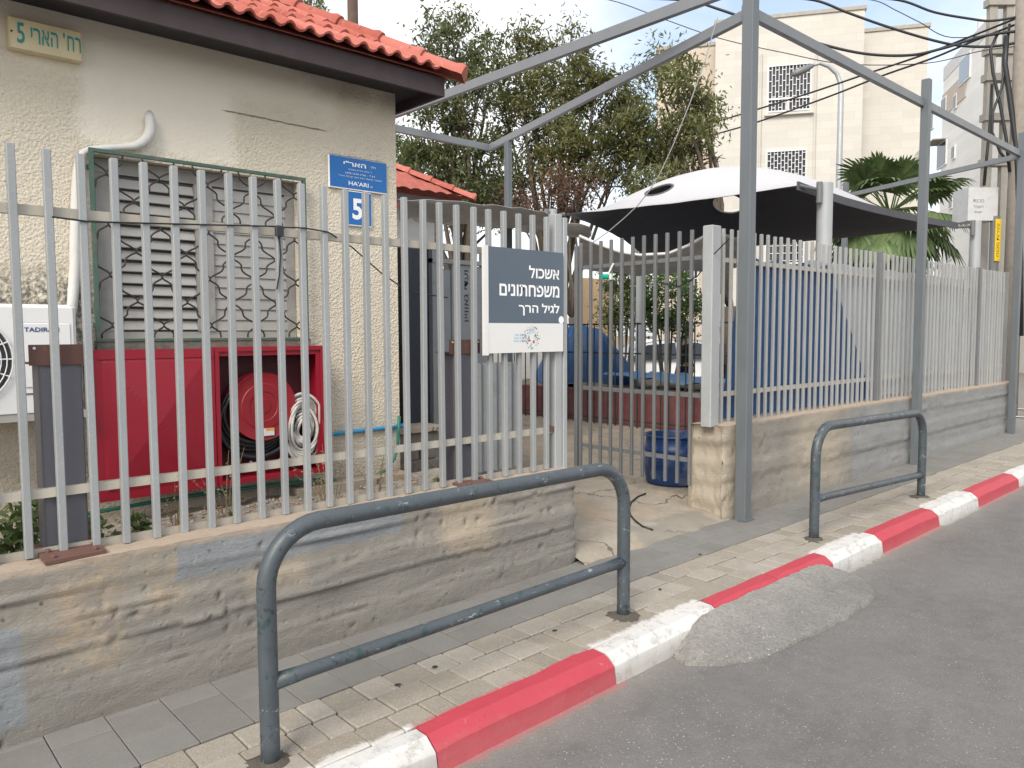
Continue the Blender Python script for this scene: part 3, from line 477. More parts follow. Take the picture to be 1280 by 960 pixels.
# ------------------------------------------------------------------ left fence
YF = 3.80
fl = empty('steel_fence', (2.2, YF, 0.635), 'galvanised vertical bar fence on the left wall, in front of the house', 'fence')
BW = 0.032
barL = MB().cbox(-BW / 2, BW / 2, -0.0165, 0.0165, -0.875, 0.875, 0.003).mesh('bar', MATS['fence_bar'])
for i in range(-17, 26):
    x = 0.645 + 0.1305 * i
    if x > 3.80: break
    put('bar', barL, (x, YF + random.uniform(-0.002, 0.002), 0.638 + 0.875 + random.uniform(-0.003, 0.003)), fl, (random.uniform(-0.004, 0.004), random.uniform(-0.004, 0.004), 0))
MB().box(-1.7, 3.86, YF + 0.0175, YF + 0.054, 2.106, 2.148).build('rail', MATS['fence_rail'], fl); MB().box(-1.7, 3.86, YF + 0.0175, YF + 0.054, 0.888, 0.928).build('rail', MATS['fence_rail'], fl)
MB().box(-1.7, 3.8, YF + 0.020, YF + 0.034, 0.632, 0.668).build('bottom_strip', MATS['fence_rail'], fl)
ep = MB(); ep.cbox(3.855, 3.925, YF - 0.01, YF + 0.06, 0.62, 2.42, 0.004); ep.cbox(3.928, 3.968, YF - 0.02, YF + 0.05, 0.62, 2.40, 0.004); ep.build('end_post', MATS['galv_post'], fl)
MB().box(3.80, 3.856, YF + 0.0, YF + 0.04, 2.075, 2.112).box(3.80, 3.856, YF, YF + 0.04, 0.90, 0.935).build('post_bracket', MATS['rusty_plate'], fl)
# cut-off steel posts bolted to the wall
for (xc, lab) in ((0.805, 'dark cut-off steel post with rusty cap in front of the air conditioner'), (3.08, 'dark cut-off steel post with rusty cap left of the slate sign')):
    r = empty('steel_post', (xc, 3.84, 0.64), lab, 'post', 'cut-off steel posts bolted onto the left wall')
    yb0 = 3.90
    c = MB().cbox(xc - 0.085, xc + 0.085, 3.845, 3.985, 0.652, 1.47, 0.006).build('column', MATS['dark_post'], r)
    pl = MB(); pl.add([(xc - 0.12, 3.90, 0.637), (xc - 0.13, 3.64, 0.637), (xc + 0.11, 3.665, 0.637), (xc + 0.125, 3.99, 0.637), (xc - 0.12, 3.99, 0.637)] + [(xc - 0.12, 3.90, 0.652), (xc - 0.13, 3.64, 0.652), (xc + 0.11, 3.665, 0.652), (xc + 0.125, 3.99, 0.652), (xc - 0.12, 3.99, 0.652)], [(4, 3, 2, 1, 0), (5, 6, 7, 8, 9)] + [(i, (i + 1) % 5, 5 + (i + 1) % 5, 5 + i) for i in range(5)])
    bp = pl.build('base_plate', MATS['rusty_plate'], r)
    for dx, dy in ((-0.09, 3.69), (0.075, 3.705), (-0.09, 3.80), (0.095, 3.80)): MB().lathe([(0.013, 0), (0.013, 0.009), (0.008, 0.014), (0, 0.014)], (xc + dx, dy, 0.652), 8).build('bolt', MATS['rusty_plate'], bp)
    MB().box(xc - 0.12, xc + 0.125, 3.835, 3.845, 1.465, 1.555).box(xc - 0.12, xc + 0.125, 3.845, 3.99, 1.47, 1.478).build('cap_plate', MATS['rusty_plate'], r)
    MB().cyl((xc - 0.10, 3.835, 1.54), (xc - 0.10, 3.831, 1.54), 0.006, 8).cyl((xc + 0.11, 3.835, 1.54), (xc + 0.11, 3.831, 1.54), 0.006, 8).build('screw', MATS['frame_white'], r)
# slate information sign on the fence
sx0, sx1, sz0, sz1, sy = 3.215, 3.905, 1.465, 2.150, YF - 0.02
sg = empty('information_sign', ((sx0 + sx1) / 2, sy, sz0), 'slate and white Hebrew information sign fixed to the fence beside the gate', 'sign')
MB().box(sx0, sx1, sy - 0.018, sy, 1.66, sz1).build('panel', MATS['slate_panel'], sg); wp = MB().box(sx0, sx1, sy - 0.018, sy, sz0, 1.66).build('panel', MATS['panel_white'], sg); wp['label'] = 'white lower panel carrying a round logo'
MB().box(sx0 - 0.035, sx0, sy - 0.021, sy + 0.002, sz0 - 0.012, sz1 + 0.004).build('edge_strip', MATS['panel_white'], sg)
for s_, z, h, w in (('אשכול', 2.005, 0.083, 0.29), ('משפחתונים', 1.878, 0.078, 0.555), ('לגיל הרך', 1.753, 0.083, 0.385)):
    text_part('lettering', heb(s_), MATS['sign_white'], sg, (sx1 - 0.04, sy - 0.018, z), (1, 0, 0), (0, 0, 1), w, h, 'R', 0.02)
MB().lathe([(0.026, 0), (0.024, 0.004), (0, 0.006)], (sx1 - 0.02, sy - 0.0185, 1.685), 14, 'y').build('sticker', MATS['sign_white'], sg)
lg = {k: MB() for k in ('logo_lightblue', 'logo_red', 'logo_dark', 'logo_teal')}; lc = (3.60, 1.565)
for i in range(120):
    a = random.uniform(0, 2 * math.pi); rr = random.uniform(0.026, 0.078); k = random.choices(list(lg), (3, 1, 5, 3))[0]; s_ = random.uniform(0.0022, 0.0052)
    x, z = lc[0] + rr * math.cos(a), lc[1] + rr * math.sin(a); lg[k].quad(*[(x + s_ * math.cos(a2) * random.uniform(.7, 1.4), sy - 0.0195, z + s_ * math.sin(a2) * random.uniform(.7, 1.4)) for a2 in (0.3, 1.8, 3.4, 5.0)])
lg['logo_red'].quad((3.607, sy - 0.0197, 1.527), (3.628, sy - 0.0197, 1.527), (3.622, sy - 0.0197, 1.548), (3.611, sy - 0.0197, 1.545))
for r_, z in enumerate((1.583, 1.562, 1.542)):
    for i in range(9):
        x = 3.438 + 0.0125 * i + random.uniform(-.002, .002); k = 'logo_lightblue' if i < 6 else 'logo_dark'; w = random.uniform(0.004, 0.009)
        for dz in (-0.006, 0.001): lg[k].quad((x, sy - 0.0195, z + dz), (x + w, sy - 0.0195, z + dz), (x + w * .8, sy - 0.0195, z + dz + 0.0055), (x, sy - 0.0195, z + dz + 0.005))
for k, mbq in lg.items(): mbq.build('logo', MATS[k], wp)
# black junction box and its cable on the fence
jb = empty('cable_box', (1.98, YF + 0.05, 2.10), 'small black cable box tied to the upper rail of the left fence', 'cable box')
p = W(349, 288, y=YF - 0.03); MB().cbox(p.x - 0.022, p.x + 0.022, p.y - 0.012, p.y + 0.012, p.z - 0.03, p.z + 0.025, 0.006).build('box', MATS['black_plastic'], jb)
def pxl(L, **k): return [W(a, b, **k) for a, b in L]
MB().tube(pxl([(349, 295), (351, 320), (349, 345), (346, 362)], y=YF - 0.022), 0.004, 6).build('cable', MATS['cable_black'], jb)
MB().tube(pxl([(65, 271), (110, 277), (180, 279), (260, 281), (345, 283)], y=YF + 0.006 - 0.028), 0.004, 6).tube(pxl([(353, 284), (380, 285), (410, 290)], y=YF - 0.024) + pxl([(440, 309), (475, 340), (498, 356), (520, 366), (560, 372)], y=YF + 0.10), 0.004, 6).build('cable', MATS['cable_black'], jb)
# ------------------------------------------------------------------ right fence
YQ = 3.72
fr_ = empty('steel_fence', (9.7, YQ, 0.80), 'pale vertical bar fence on the right-hand wall, sheeting behind it', 'fence')
barR = MB().cbox(-0.0155, 0.0155, -0.0125, 0.0125, -0.845, 0.845, 0.003).mesh('bar', MATS['fence_bar_right'])
i = 0
while True:
    x = 5.845 + 0.1232 * i; i += 1
    if x > 13.72: break
    put('bar', barR, (x, YQ + random.uniform(-0.003, 0.003), 0.795 + 0.845 + random.uniform(-0.005, 0.005)), fr_, (random.uniform(-0.004, 0.004), random.uniform(-0.004, 0.004), 0))
for z0, z1 in ((2.20, 2.24), (1.03, 1.07)): MB().box(5.80, 13.75, YQ + 0.0135, YQ + 0.055, z0, z1).build('rail', MATS['fence_rail'], fr_)
for x in (9.03, 12.45): MB().cbox(x - 0.03, x + 0.03, YQ - 0.035, YQ + 0.03, 0.79, 2.50, 0.004).build('post', MATS['gate_steel'], fr_)
gp = MB().cbox(5.605, 5.735, YQ - 0.05, YQ + 0.05, 0.79, 2.49, 0.006).build('gate_post', MATS['galv_post'], fr_)
MB().box(13.70, 13.95, YQ + 0.02, YQ + 0.05, 0.80, 2.50).build('end_plate', MATS['gate_steel'], fr_)
# blue tarpaulin and grey sheet hung behind the right fence
tb = MB(); poly = [W(945, 334, y=3.80), W(975, 334, y=3.80), W(1010, 338, y=3.80), W(1040, 342, y=3.80), W(1052, 385, y=3.80), W(1070, 440, y=3.80), W(1088, 480, y=3.80)]
def tarp(u, v):
    xt = 6.30 + (8.0 - 6.30) * u; xb = 5.95 + (9.15 - 5.95) * u; z = 0.82 + (2.27 - 0.82) * v + (0.02 * math.sin(u * 21) if v > 0.9 else 0)
    return (xb + (xt - xb) * v, 3.790 + 0.012 + 0.012 * noise.noise(Vector((u * 14, v * 3, 0))) , z)
tag(tb.grid(tarp, 60, 14).build('tarpaulin', MATS['tarp_blue'], smooth='all'), 'blue tarpaulin with slanting edge hung behind the right fence', 'tarpaulin')
tag(MB().grid(lambda u, v: (7.55 + 6.2 * u, 3.822 + 0.006 * noise.noise(Vector((u * 40, v * 2, 5))), 0.82 + 1.50 * v + 0.01 * math.sin(u * 60)), 90, 6).build('plastic_sheet', MATS['sheet_grey'], smooth='all'), 'pale grey plastic sheet lining the far half of the right fence', 'sheet')
# ------------------------------------------------------------------ gate, standing open into the yard
XG = 5.65
gt = empty('steel_gate', (XG, 4.5, 0.25), 'grey bar gate swung open into the yard between the two walls', 'gate')
gb = MB().cbox(-0.014, 0.014, -0.014, 0.014, -1.11, 1.11, 0.003).mesh('bar', MATS['gate_steel'])
for y in np.linspace(3.905, 5.20, 11): put('bar', gb, (XG, y, 0.253 + 1.11), gt)
for z, ya in ((2.235, 3.79), (1.045, 3.79), (0.468, 3.905)): MB().box(XG + 0.0145, XG + 0.045, ya, 5.26, z - 0.018, z + 0.018).build('rail', MATS['gate_steel'], gt)
MB().cbox(XG - 0.02, XG + 0.02, 5.235, 5.275, 0.253, 2.45, 0.003).build('stile', MATS['gate_steel'], gt); MB().cyl((XG, 3.785, 2.2), (XG, 3.785, 2.30), 0.016, 10).cyl((XG, 3.785, 1.0), (XG, 3.785, 1.10), 0.016, 10).build('hinge', MATS['gate_steel'], gt)
gd = empty('gate_buzzer', tuple(W(760, 345, x=XG - 0.02)), 'green round device with white arm hanging on the gate rail', 'buzzer'); p = W(758, 346, x=XG - 0.03)
MB().cyl(p + Vector((-0.04, 0.02, 0)), p + Vector((0.03, -0.01, 0)), 0.026, 14).build('drum', MATS['green_device'], gd); MB().cbox(p.x + 0.0, p.x + 0.03, p.y - 0.055, p.y - 0.03, p.z - 0.028, p.z + 0.028, 0.004).build('cap', MATS['panel_white'], gd)
MB().beam(p + Vector((0, -0.02, 0.02)), W(767, 329, x=XG - 0.005), 0.014, 0.014).build('arm', MATS['panel_white'], gd)
# ------------------------------------------------------------------ pedestrian guard rails at the kerb
def arc(c, r, a0, a1, n=9): return [(c[0] + r * math.cos(a0 + (a1 - a0) * i / n), c[1] + r * math.sin(a0 + (a1 - a0) * i / n)) for i in range(n + 1)]
def guard(x0, x1, y, zt0, zt1, zl0, zl1, lab):
    r = empty('guard_rail', ((x0 + x1) / 2, y, G(x0)), lab, 'guard rail', 'grey tube guard rails along the kerb'); rad = 0.23; tr = 0.037
    pts = [(x0, y, G(x0) - 0.03)] + [(x, y, z) for x, z in arc((x0 + rad, zt0 - rad), rad, math.pi, math.pi / 2)] + [(x, y, z) for x, z in arc((x1 - rad, zt1 - rad), rad, math.pi / 2, 0)] + [(x1, y, G(x1) - 0.03)]
    dense = []
    for a, b in zip(pts[:-1], pts[1:]):
        a, b = Vector(a), Vector(b); k = max(1, int((b - a).length / 0.12)); dense += [a.lerp(b, i / k) for i in range(k)]
    dense.append(Vector(pts[-1])); MB().tube(dense, tr, 20).build('frame_tube', MATS['railing_paint'], r, 'all')
    n = 14; bar = [Vector((x0 + 0.01 + (x1 - x0 - 0.02) * i / n, y, zl0 + (zl1 - zl0) * i / n)) for i in range(n + 1)]
    MB().tube(bar, [0.034] + [0.029] * (n - 1) + [0.034], 16).build('lower_bar', MATS['railing_paint'], r, 'all')
    for x in (x0, x1): MB().grid(lambda u, v: (x + math.cos(6.2832 * u) * (0.03 + 0.085 * v * (1 + 0.6 * noise.noise(Vector((math.cos(6.2832 * u) * 2, math.sin(6.2832 * u) * 2, x))))), y + math.sin(6.2832 * u) * (0.03 + 0.075 * v), G(x) + 0.016 * (1 - v) ** 1.5 + 0.006 * noise.noise(Vector((math.cos(6.2832 * u) * v * 6, math.sin(6.2832 * u) * v * 6, x))) - 0.004 * v), 24, 6).build('footing', MATS['soil_joint'], r, 'all')
guard(1.245, 3.385, 2.78, 0.850, 0.845, 0.245, 0.285, 'nearest grey tube guard rail with chipped paint, at the front')
guard(5.69, 7.86, 2.78, 0.855, 0.825, 0.30, 0.215, 'second grey tube guard rail, in front of the right-hand wall')
# ------------------------------------------------------------------ the house on the left
YH = 5.10; HX0, HX1 = -2.6, 3.425; HZ = 3.47
hs = empty('house', (1.0, YH, 0.4), 'cream stucco house with red tiled roof and dark fascia at left', 'house')
wx0, wx1, wz0, wz1 = 1.27, 2.60, 1.565, 2.665
mb = MB(); xs = [HX0, wx0, wx1, HX1]; zs = [0.0, wz0, wz1, HZ]
for i in range(3):
    for j in range(3):
        if i == 1 and j == 1: continue
        mb.quad((xs[i], YH, zs[j]), (xs[i + 1], YH, zs[j]), (xs[i + 1], YH, zs[j + 1]), (xs[i], YH, zs[j + 1]))
d = 0.14
mb.quad((wx0, YH, wz0), (wx0, YH + d, wz0), (wx0, YH + d, wz1), (wx0, YH, wz1)).quad((wx1, YH, wz0), (wx1, YH, wz1), (wx1, YH + d, wz1), (wx1, YH + d, wz0)).quad((wx0, YH, wz0), (wx1, YH, wz0), (wx1, YH + d, wz0), (wx0, YH + d, wz0)).quad((wx0, YH, wz1), (wx0, YH + d, wz1), (wx1, YH + d, wz1), (wx1, YH, wz1)).quad((wx0, YH + d, wz0), (wx1, YH + d, wz0), (wx1, YH + d, wz1), (wx0, YH + d, wz1))
mb.quad((HX1, YH, 0), (HX1, 8.6, 0), (HX1, 8.6, HZ), (HX1, YH, HZ)).quad((HX0, YH, 0), (HX0, YH, HZ), (HX0, 8.6, HZ), (HX0, 8.6, 0)).quad((HX0, 8.6, 0), (HX0, 8.6, HZ), (HX1, 8.6, HZ), (HX1, 8.6, 0)).quad((HX0, YH, HZ), (HX1, YH, HZ), (HX1, 8.6, HZ), (HX0, 8.6, HZ))
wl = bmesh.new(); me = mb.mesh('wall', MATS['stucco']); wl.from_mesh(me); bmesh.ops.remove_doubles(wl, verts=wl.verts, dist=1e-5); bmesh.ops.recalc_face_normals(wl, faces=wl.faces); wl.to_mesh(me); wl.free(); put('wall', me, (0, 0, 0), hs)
# eave: soffit, fascia
YE, XE = 4.70, 3.60; ZF0, ZF1 = 3.365, 3.50
MB().box(HX0 - 0.2, XE - 0.03, YE + 0.03, YH - 0.002, 3.44, 3.455).box(HX1 + 0.002, XE - 0.03, YH - 0.002, 8.9, 3.44, 3.455).build('soffit', MATS['soffit'], hs)
MB().box(HX0 - 0.2, XE, YE, YE + 0.028, ZF0, ZF1).box(XE - 0.028, XE, YE + 0.03, 8.9, ZF0, ZF1).build('fascia', MATS['fascia'], hs)
pit = R(30); kp = math.tan(pit); EY, EX, EZ = YE - 0.07, XE + 0.06, ZF1 + 0.0
rf = MB(); hd = 2.3
rf.quad((HX0 - 0.3, EY + 0.03, EZ), (EX - 0.03, EY + 0.03, EZ), (EX - hd, EY + hd, EZ + kp * (hd - 0.03)), (HX0 - 0.3, EY + hd, EZ + kp * (hd - 0.03))).quad((EX - 0.03, EY + 0.03, EZ), (EX - 0.03, 9.1, EZ), (EX - hd, EY + hd + 0.01, EZ + kp * (hd - 0.03)))
rf.quad((HX0 - 0.3, EY + hd, EZ + kp * (hd - 0.03)), (EX - hd, EY + hd, EZ + kp * (hd - 0.03)), (EX - 0.03, 9.1, EZ), (HX0 - 0.3, 9.1, EZ))
roof = rf.build('roof', MATS['roof_tile'], hs)
TW, TL = 0.270, 0.36
def tile_mesh():
    mb = MB(); sec = [(-0.5, 0.018), (-0.44, 0.038), (-0.37, 0.045), (-0.29, 0.036), (-0.21, 0.012), (-0.12, 0.004), (-0.03, 0.014), (0.04, 0.036), (0.12, 0.045), (0.20, 0.036), (0.28, 0.012), (0.37, 0.004), (0.46, 0.010), (0.53, 0.024)]; k = len(sec); vs = []
    for (l, lift) in ((-0.5, 0.020), (0.5, 0.0)):
        for (a, h) in sec: vs.append((a * TW, l * TL, h + lift))
        for (a, h) in sec: vs.append((a * TW, l * TL, h + lift - 0.016))
    fs = []
    for i in range(k - 1): fs += [(i, i + 1, 2 * k + i + 1, 2 * k + i), (k + i + 1, k + i, 3 * k + i, 3 * k + i + 1), (i + 1, i, k + i, k + i + 1), (2 * k + i, 2 * k + i + 1, 3 * k + i + 1, 3 * k + i)]
    fs += [(0, 2 * k, 3 * k, k), (k - 1, 2 * k - 1, 4 * k - 1, 3 * k - 1)]
    return mb.add(vs, fs)
tm = tile_mesh().mesh('tile', MATS['roof_tile'], True); step = 0.30; rest = MB(); tv = [Vector(v) for v in tile_mesh().v]; tf = tile_mesh().f; nt_ = 0
rotf = Matrix.Rotation(pit, 4, 'X')
for c in range(8):
    s_ = c * step + TL / 2; y = EY + s_ * math.cos(pit); z = EZ + 0.008 + s_ * math.sin(pit); x = EX - 0.15 - (y - EY)
    while x > HX0 - 0.2:
        if c < 6 and x > -0.9: put('tile', tm, (x, y + random.uniform(-.004, .004), z), roof, (pit + random.uniform(-.01, .01), random.uniform(-.015, .015), random.uniform(-.01, .01))); nt_ += 1
        else: rest.add([rotf @ v + Vector((x, y, z)) for v in tv], tf)
        x -= TW * 0.985
rots = Matrix.Rotation(math.pi / 2, 4, 'Z') @ Matrix.Rotation(pit, 4, 'X')
for c in range(8):
    s_ = c * step + TL / 2; x = EX - s_ * math.cos(pit); z = EZ + 0.008 + s_ * math.sin(pit); y = EY + 0.15 + (EX - x)
    while y < 8.9 - (EX - x) * 0.9: rest.add([rots @ v + Vector((x, y, z)) for v in tv], tf); y += TW
tag(rest.build('far_tiles', MATS['roof_tile'], roof, True), kind='stuff')
def cap_mesh(L=0.40):
    mb = MB(); vs = []; k = 9
    for l, r in ((-0.5, 0.115), (-0.42, 0.122), (-0.30, 0.105), (0.5, 0.092)):
        for i in range(k): a = math.pi * i / (k - 1); vs.append((l * L, r * math.cos(a), r * 0.85 * math.sin(a) - 0.02))
    fs = [(j * k + i, j * k + i + 1, (j + 1) * k + i + 1, (j + 1) * k + i) for j in range(3) for i in range(k - 1)] + [tuple(range(k))]
    return mb.add(vs, fs).mesh('hip_cap', MATS['roof_tile'], True)
cm = cap_mesh(); hipd = Vector((-1, 1, kp)).normalized()
for i in range(9):
    p = Vector((EX, EY, EZ + 0.03)) + hipd * (0.14 + 0.335 * i); q = hipd.to_track_quat('X', 'Z').to_euler(); put('hip_cap', cm, p, roof, q)
# window: boards, two shutter panels with slats, sill, wrought grille
wn = MB().box(wx0 + 0.005, wx1 - 0.005, YH + 0.11, YH + 0.137, wz0 + 0.004, wz1 - 0.004).build('window', MATS['window_wood'], hs)
fm = MB(); yb_ = YH + 0.075; xa, xb_, xc_ = 1.435, 1.895, 2.375
fm.box(wx0 + 0.004, xa, yb_, YH + 0.109, wz0 + 0.05, wz1 - 0.09).box(xb_ - 0.0, xb_ + 0.115, yb_ - 0.01, YH + 0.109, wz0 + 0.05, wz1 - 0.09).box(2.53, wx1 - 0.004, yb_, YH + 0.109, wz0 + 0.05, wz1 - 0.09).box(wx0 + 0.004, wx1 - 0.004, yb_, YH + 0.109, wz1 - 0.088, wz1 - 0.004).box(wx0 + 0.004, wx1 - 0.004, yb_, YH + 0.109, wz0 + 0.004, wz0 + 0.048)
fm.build('frame', MATS['window_wood'], wn)
MB().box(xa, xb_, YH + 0.100, YH + 0.1095, wz0 + 0.05, wz1 - 0.09).build('recess', MATS['dark_gap'], wn)
nsl = 13; zz0, zz1 = wz0 + 0.055, wz1 - 0.10; hh = (zz1 - zz0) / nsl
sl_open = MB().add([(-(xb_ - xa) / 2 + .003, -0.012, -hh * 0.40), ((xb_ - xa) / 2 - .003, -0.012, -hh * 0.40), ((xb_ - xa) / 2 - .003, 0.016, hh * 0.36), (-(xb_ - xa) / 2 + .003, 0.016, hh * 0.36), (-(xb_ - xa) / 2 + .003, -0.006, -hh * 0.46), ((xb_ - xa) / 2 - .003, -0.006, -hh * 0.46), ((xb_ - xa) / 2 - .003, 0.021, hh * 0.30), (-(xb_ - xa) / 2 + .003, 0.021, hh * 0.30)], [(0, 1, 2, 3), (7, 6, 5, 4), (0, 4, 5, 1), (2, 6, 7, 3), (0, 3, 7, 4), (1, 5, 6, 2)]).mesh('slat', MATS['shutter'])
wr = 2.53 - 2.012
sl_shut = MB().add([(-wr / 2, -0.008, -hh / 2), (wr / 2, -0.008, -hh / 2), (wr / 2, 0.004, hh / 2), (-wr / 2, 0.004, hh / 2), (-wr / 2, 0.012, -hh / 2), (wr / 2, 0.012, -hh / 2), (wr / 2, 0.012, hh / 2), (-wr / 2, 0.012, hh / 2)], [(0, 1, 2, 3), (7, 6, 5, 4), (0, 4, 5, 1), (2, 6, 7, 3), (0, 3, 7, 4), (1, 5, 6, 2)]).mesh('slat', MATS['shutter'])
for i in range(nsl):
    put('slat', sl_open, ((xa + xb_) / 2, YH + 0.078, zz0 + hh * (i + 0.5)), wn, (random.uniform(-.06, .06), random.uniform(-.006, .006), 0))
    put('slat', sl_shut, ((2.012 + 2.53) / 2, YH + 0.085, zz0 + hh * (i + 0.5)), wn)
MB().box(wx0 - 0.02, wx1 + 0.03, YH - 0.075, YH - 0.001, wz0 - 0.075, wz0 - 0.005).build('sill', MATS['mossy_stone'], hs)
gr = MB(); gy = YH - 0.07; gx0, gx1, gz0, gz1 = 1.245, 2.615, 1.555, 2.685
gr.box(gx0, gx0 + 0.022, gy - 0.011, gy + 0.014, gz0, gz1).box(gx1 - 0.022, gx1, gy - 0.011, gy + 0.014, gz0, gz1).box(gx0 + .022, gx1 - .022, gy - 0.011, gy + 0.014, gz1 - 0.020, gz1).box(gx0 + .022, gx1 - .022, gy - 0.011, gy + 0.014, gz0, gz0 + 0.016)
for x in (gx0 + 0.014, gx1 - 0.014):
    for z in (gz0 + 0.1, gz1 - 0.1): gr.box(x - 0.012, x + 0.012, gy + 0.014, YH, z - 0.012, z + 0.012)
grille = gr.build('grille', MATS['grille_green'], wn)
wv = MB(); ncol = 9; cw = (gx1 - gx0 - 0.03) / ncol; ch = 0.30; x0w = gx0 + 0.015
for i in range(ncol + 1):
    pts = []
    for k in range(0, 91):
        z = gz0 + 0.02 + (gz1 - gz0 - 0.045) * k / 90; ph = (z - gz0 + 0.06) / ch; tri = 4 * abs((ph % 1.0) - 0.5) - 1
        f = 0.80 * tri + 0.22 * math.sin(6 * math.pi * ph + 0.6) + 0.12 * math.cos(2 * math.pi * ph)
        xx = x0w + cw * i + (1 if i % 2 else -1) * cw * 0.5 * max(-1, min(1, f)) + random.uniform(-.0015, .0015)
        pts.append((min(max(xx, gx0 + 0.02), gx1 - 0.02), gy + (0.004 if i % 2 else -0.004), z))
    wv.tube(pts, 0.006, 5)
wv.build('scroll', MATS['grille_black'], grille, 'all')
# ------------------------------------------------------------------ things on and beside the house wall
# yellowed house-number light box
p0, p1 = W(10, 22, y=YH - 0.07), W(103, 75, y=YH - 0.07); bx0, bx1 = p0.x, p1.x; bz0, bz1 = W(60, 68, y=YH - 0.07).z, W(60, 30, y=YH - 0.07).z
lb = empty('address_light_box', ((bx0 + bx1) / 2, YH, bz0), 'yellowed address light box with teal lettering under the eave', 'light box')
MB().cbox(bx0, bx1, YH - 0.075, YH - 0.001, bz0, bz1, 0.008).build('housing', MATS['lightbox'], lb)
bw = bx1 - bx0
for s_, u, w, h in (('5', 0.155, 0.105, 0.66), (heb('הארי'), 0.475, 0.37, 0.50), (heb('רח'), 0.885, 0.19, 0.50), ("'", 0.745, 0.028, 0.17)): text_part('lettering', s_, MATS['teal_letter'], lb, (bx0 + u * bw, YH - 0.076, bz0 + (bz1 - bz0) * (0.72 if s_ == "'" else 0.5)), (1, 0, 0), (0, 0, 1), w * bw, h * (bz1 - bz0), 'C', 0.012)
MB().cyl((bx0 + 0.012, YH - 0.076, (bz0 + bz1) / 2), (bx0 + 0.012, YH - 0.079, (bz0 + bz1) / 2), 0.006, 8).build('screw', MATS['black_plastic'], lb)
# blue street sign and number plate
a0, a1 = W(411, 192, y=YH - 0.03), W(485, 245, y=YH - 0.03); ax0, ax1, az1, az0 = a0.x, a1.x, a0.z + 0.005, W(412, 233, y=YH - 0.03).z
ss = empty('street_sign', ((ax0 + ax1) / 2, YH, az0), 'blue enamel street name sign on the house corner', 'street sign')
pb = MB().cbox(ax0, ax1, YH - 0.024, YH - 0.002, az0, az1, 0.01).build('border', MATS['sign_white'], ss); MB().box(ax0 + 0.008, ax1 - 0.008, YH - 0.0265, YH - 0.0245, az0 + 0.008, az1 - 0.008).build('plate', MATS['sign_blue'], ss)
aw, ah = ax1 - ax0, az1 - az0; yt = YH - 0.0266
def sline(s_, u, v, w, h, wt=0.0): text_part('lettering', s_, MATS['sign_white'], ss, (ax0 + u * aw, yt, az0 + v * ah), (1, 0, 0), (0, 0, 1), w * aw, h * ah, 'C', wt)
sline(heb('האר"י'), 0.43, 0.78, 0.38, 0.145, 0.02); sline("'" + heb('רח'), 0.745, 0.775, 0.085, 0.075); sline(heb("ר' יצחק לוריא אשכנזי"), 0.52, 0.605, 0.40, 0.055); sline('1572-1534 ' + heb('של"ב') + ' - ' + heb('רצ"ד'), 0.52, 0.495, 0.50, 0.055); sline(heb('מקובל, מחכמי צפת ויוצר קבלת האר"י'), 0.52, 0.385, 0.74, 0.055); sline("HA'ARI", 0.49, 0.195, 0.34, 0.13, 0.014); sline('st.', 0.715, 0.165, 0.045, 0.05)
b0, b1 = W(433, 241, y=YH - 0.03), W(466, 286, y=YH - 0.03); nz0 = W(434, 281, y=YH - 0.03).z; nx0, nx1 = b0.x, b1.x; nz1 = az0 - 0.006
npz = empty('house_number_sign', ((nx0 + nx1) / 2, YH, nz0), 'small blue number plate below the street name sign', 'number sign')
MB().cbox(nx0, nx1, YH - 0.022, YH - 0.002, nz0, nz1, 0.006).build('border', MATS['sign_white'], npz); MB().box(nx0 + 0.008, nx1 - 0.008, YH - 0.0245, YH - 0.0225, nz0 + 0.008, nz1 - 0.008).build('plate', MATS['sign_blue'], npz)
text_part('numeral', '5', MATS['sign_white'], npz, ((nx0 + nx1) / 2 - 0.018, YH - 0.0246, (nz0 + nz1) / 2 - 0.005), (1, 0, 0), (0, 0, 1), 0.085, 0.155, 'C', 0.03)
# insulated air-conditioner pipe
cp = pxl([(186, 142)], y=YH + 0.02) + pxl([(187, 150), (188, 158), (187, 166), (183, 173), (176, 179), (167, 183), (150, 184), (130, 185), (112, 187), (104, 191), (99, 199), (97, 215), (96, 240), (95, 270), (94, 300), (94, 330), (92, 360), (90, 385), (86, 405), (80, 420)], y=YH - 0.035)
pr = [0.026, 0.028, 0.030, 0.032, 0.030, 0.028, 0.024, 0.02, 0.02, 0.02, 0.021, 0.022, 0.027, 0.03, 0.03, 0.03, 0.03, 0.03, 0.028, 0.026, 0.024]
tag(MB().tube(cp, pr, 12).build('insulated_pipe', MATS['offwhite_wrap'], smooth='all'), 'white wrapped pipe leaving the wall and running down beside the window', 'pipe')
# air conditioner
ay = YH - 0.30; c0 = W(82, 381, y=ay); acx1 = c0.x + 0.05; acz1 = c0.z; acz0 = W(102, 512, y=ay).z; acx0 = acx1 - 0.83
ac = empty('air_conditioner', ((acx0 + acx1) / 2, ay + 0.15, acz0), 'white outdoor air conditioning unit on the house wall at left edge', 'air conditioner')
MB().cbox(acx0, acx1, ay, YH - 0.03, acz0, acz1, 0.018).build('casing', MATS['white_plastic'], ac)
MB().cbox(acx1 - 0.262, acx1 - 0.03, ay - 0.006, ay + 0.01, acz0 + 0.14, acz1 - 0.10, 0.006).build('service_panel', MATS['white_plastic'], ac)
MB().box(acx1 - 0.262, acx1 - 0.02, ay - 0.004, ay, acz0 + 0.10, acz0 + 0.106).build('seam', MATS['dark_grille'], ac)
fc = (acx1 - 0.55, ay - 0.004, (acz0 + acz1) / 2); MB().lathe([(0.235, 0.0), (0.235, -0.002), (0, -0.002)], fc, 32, 'y').build('fan_opening', MATS['dark_grille'], ac)
gmb = MB()
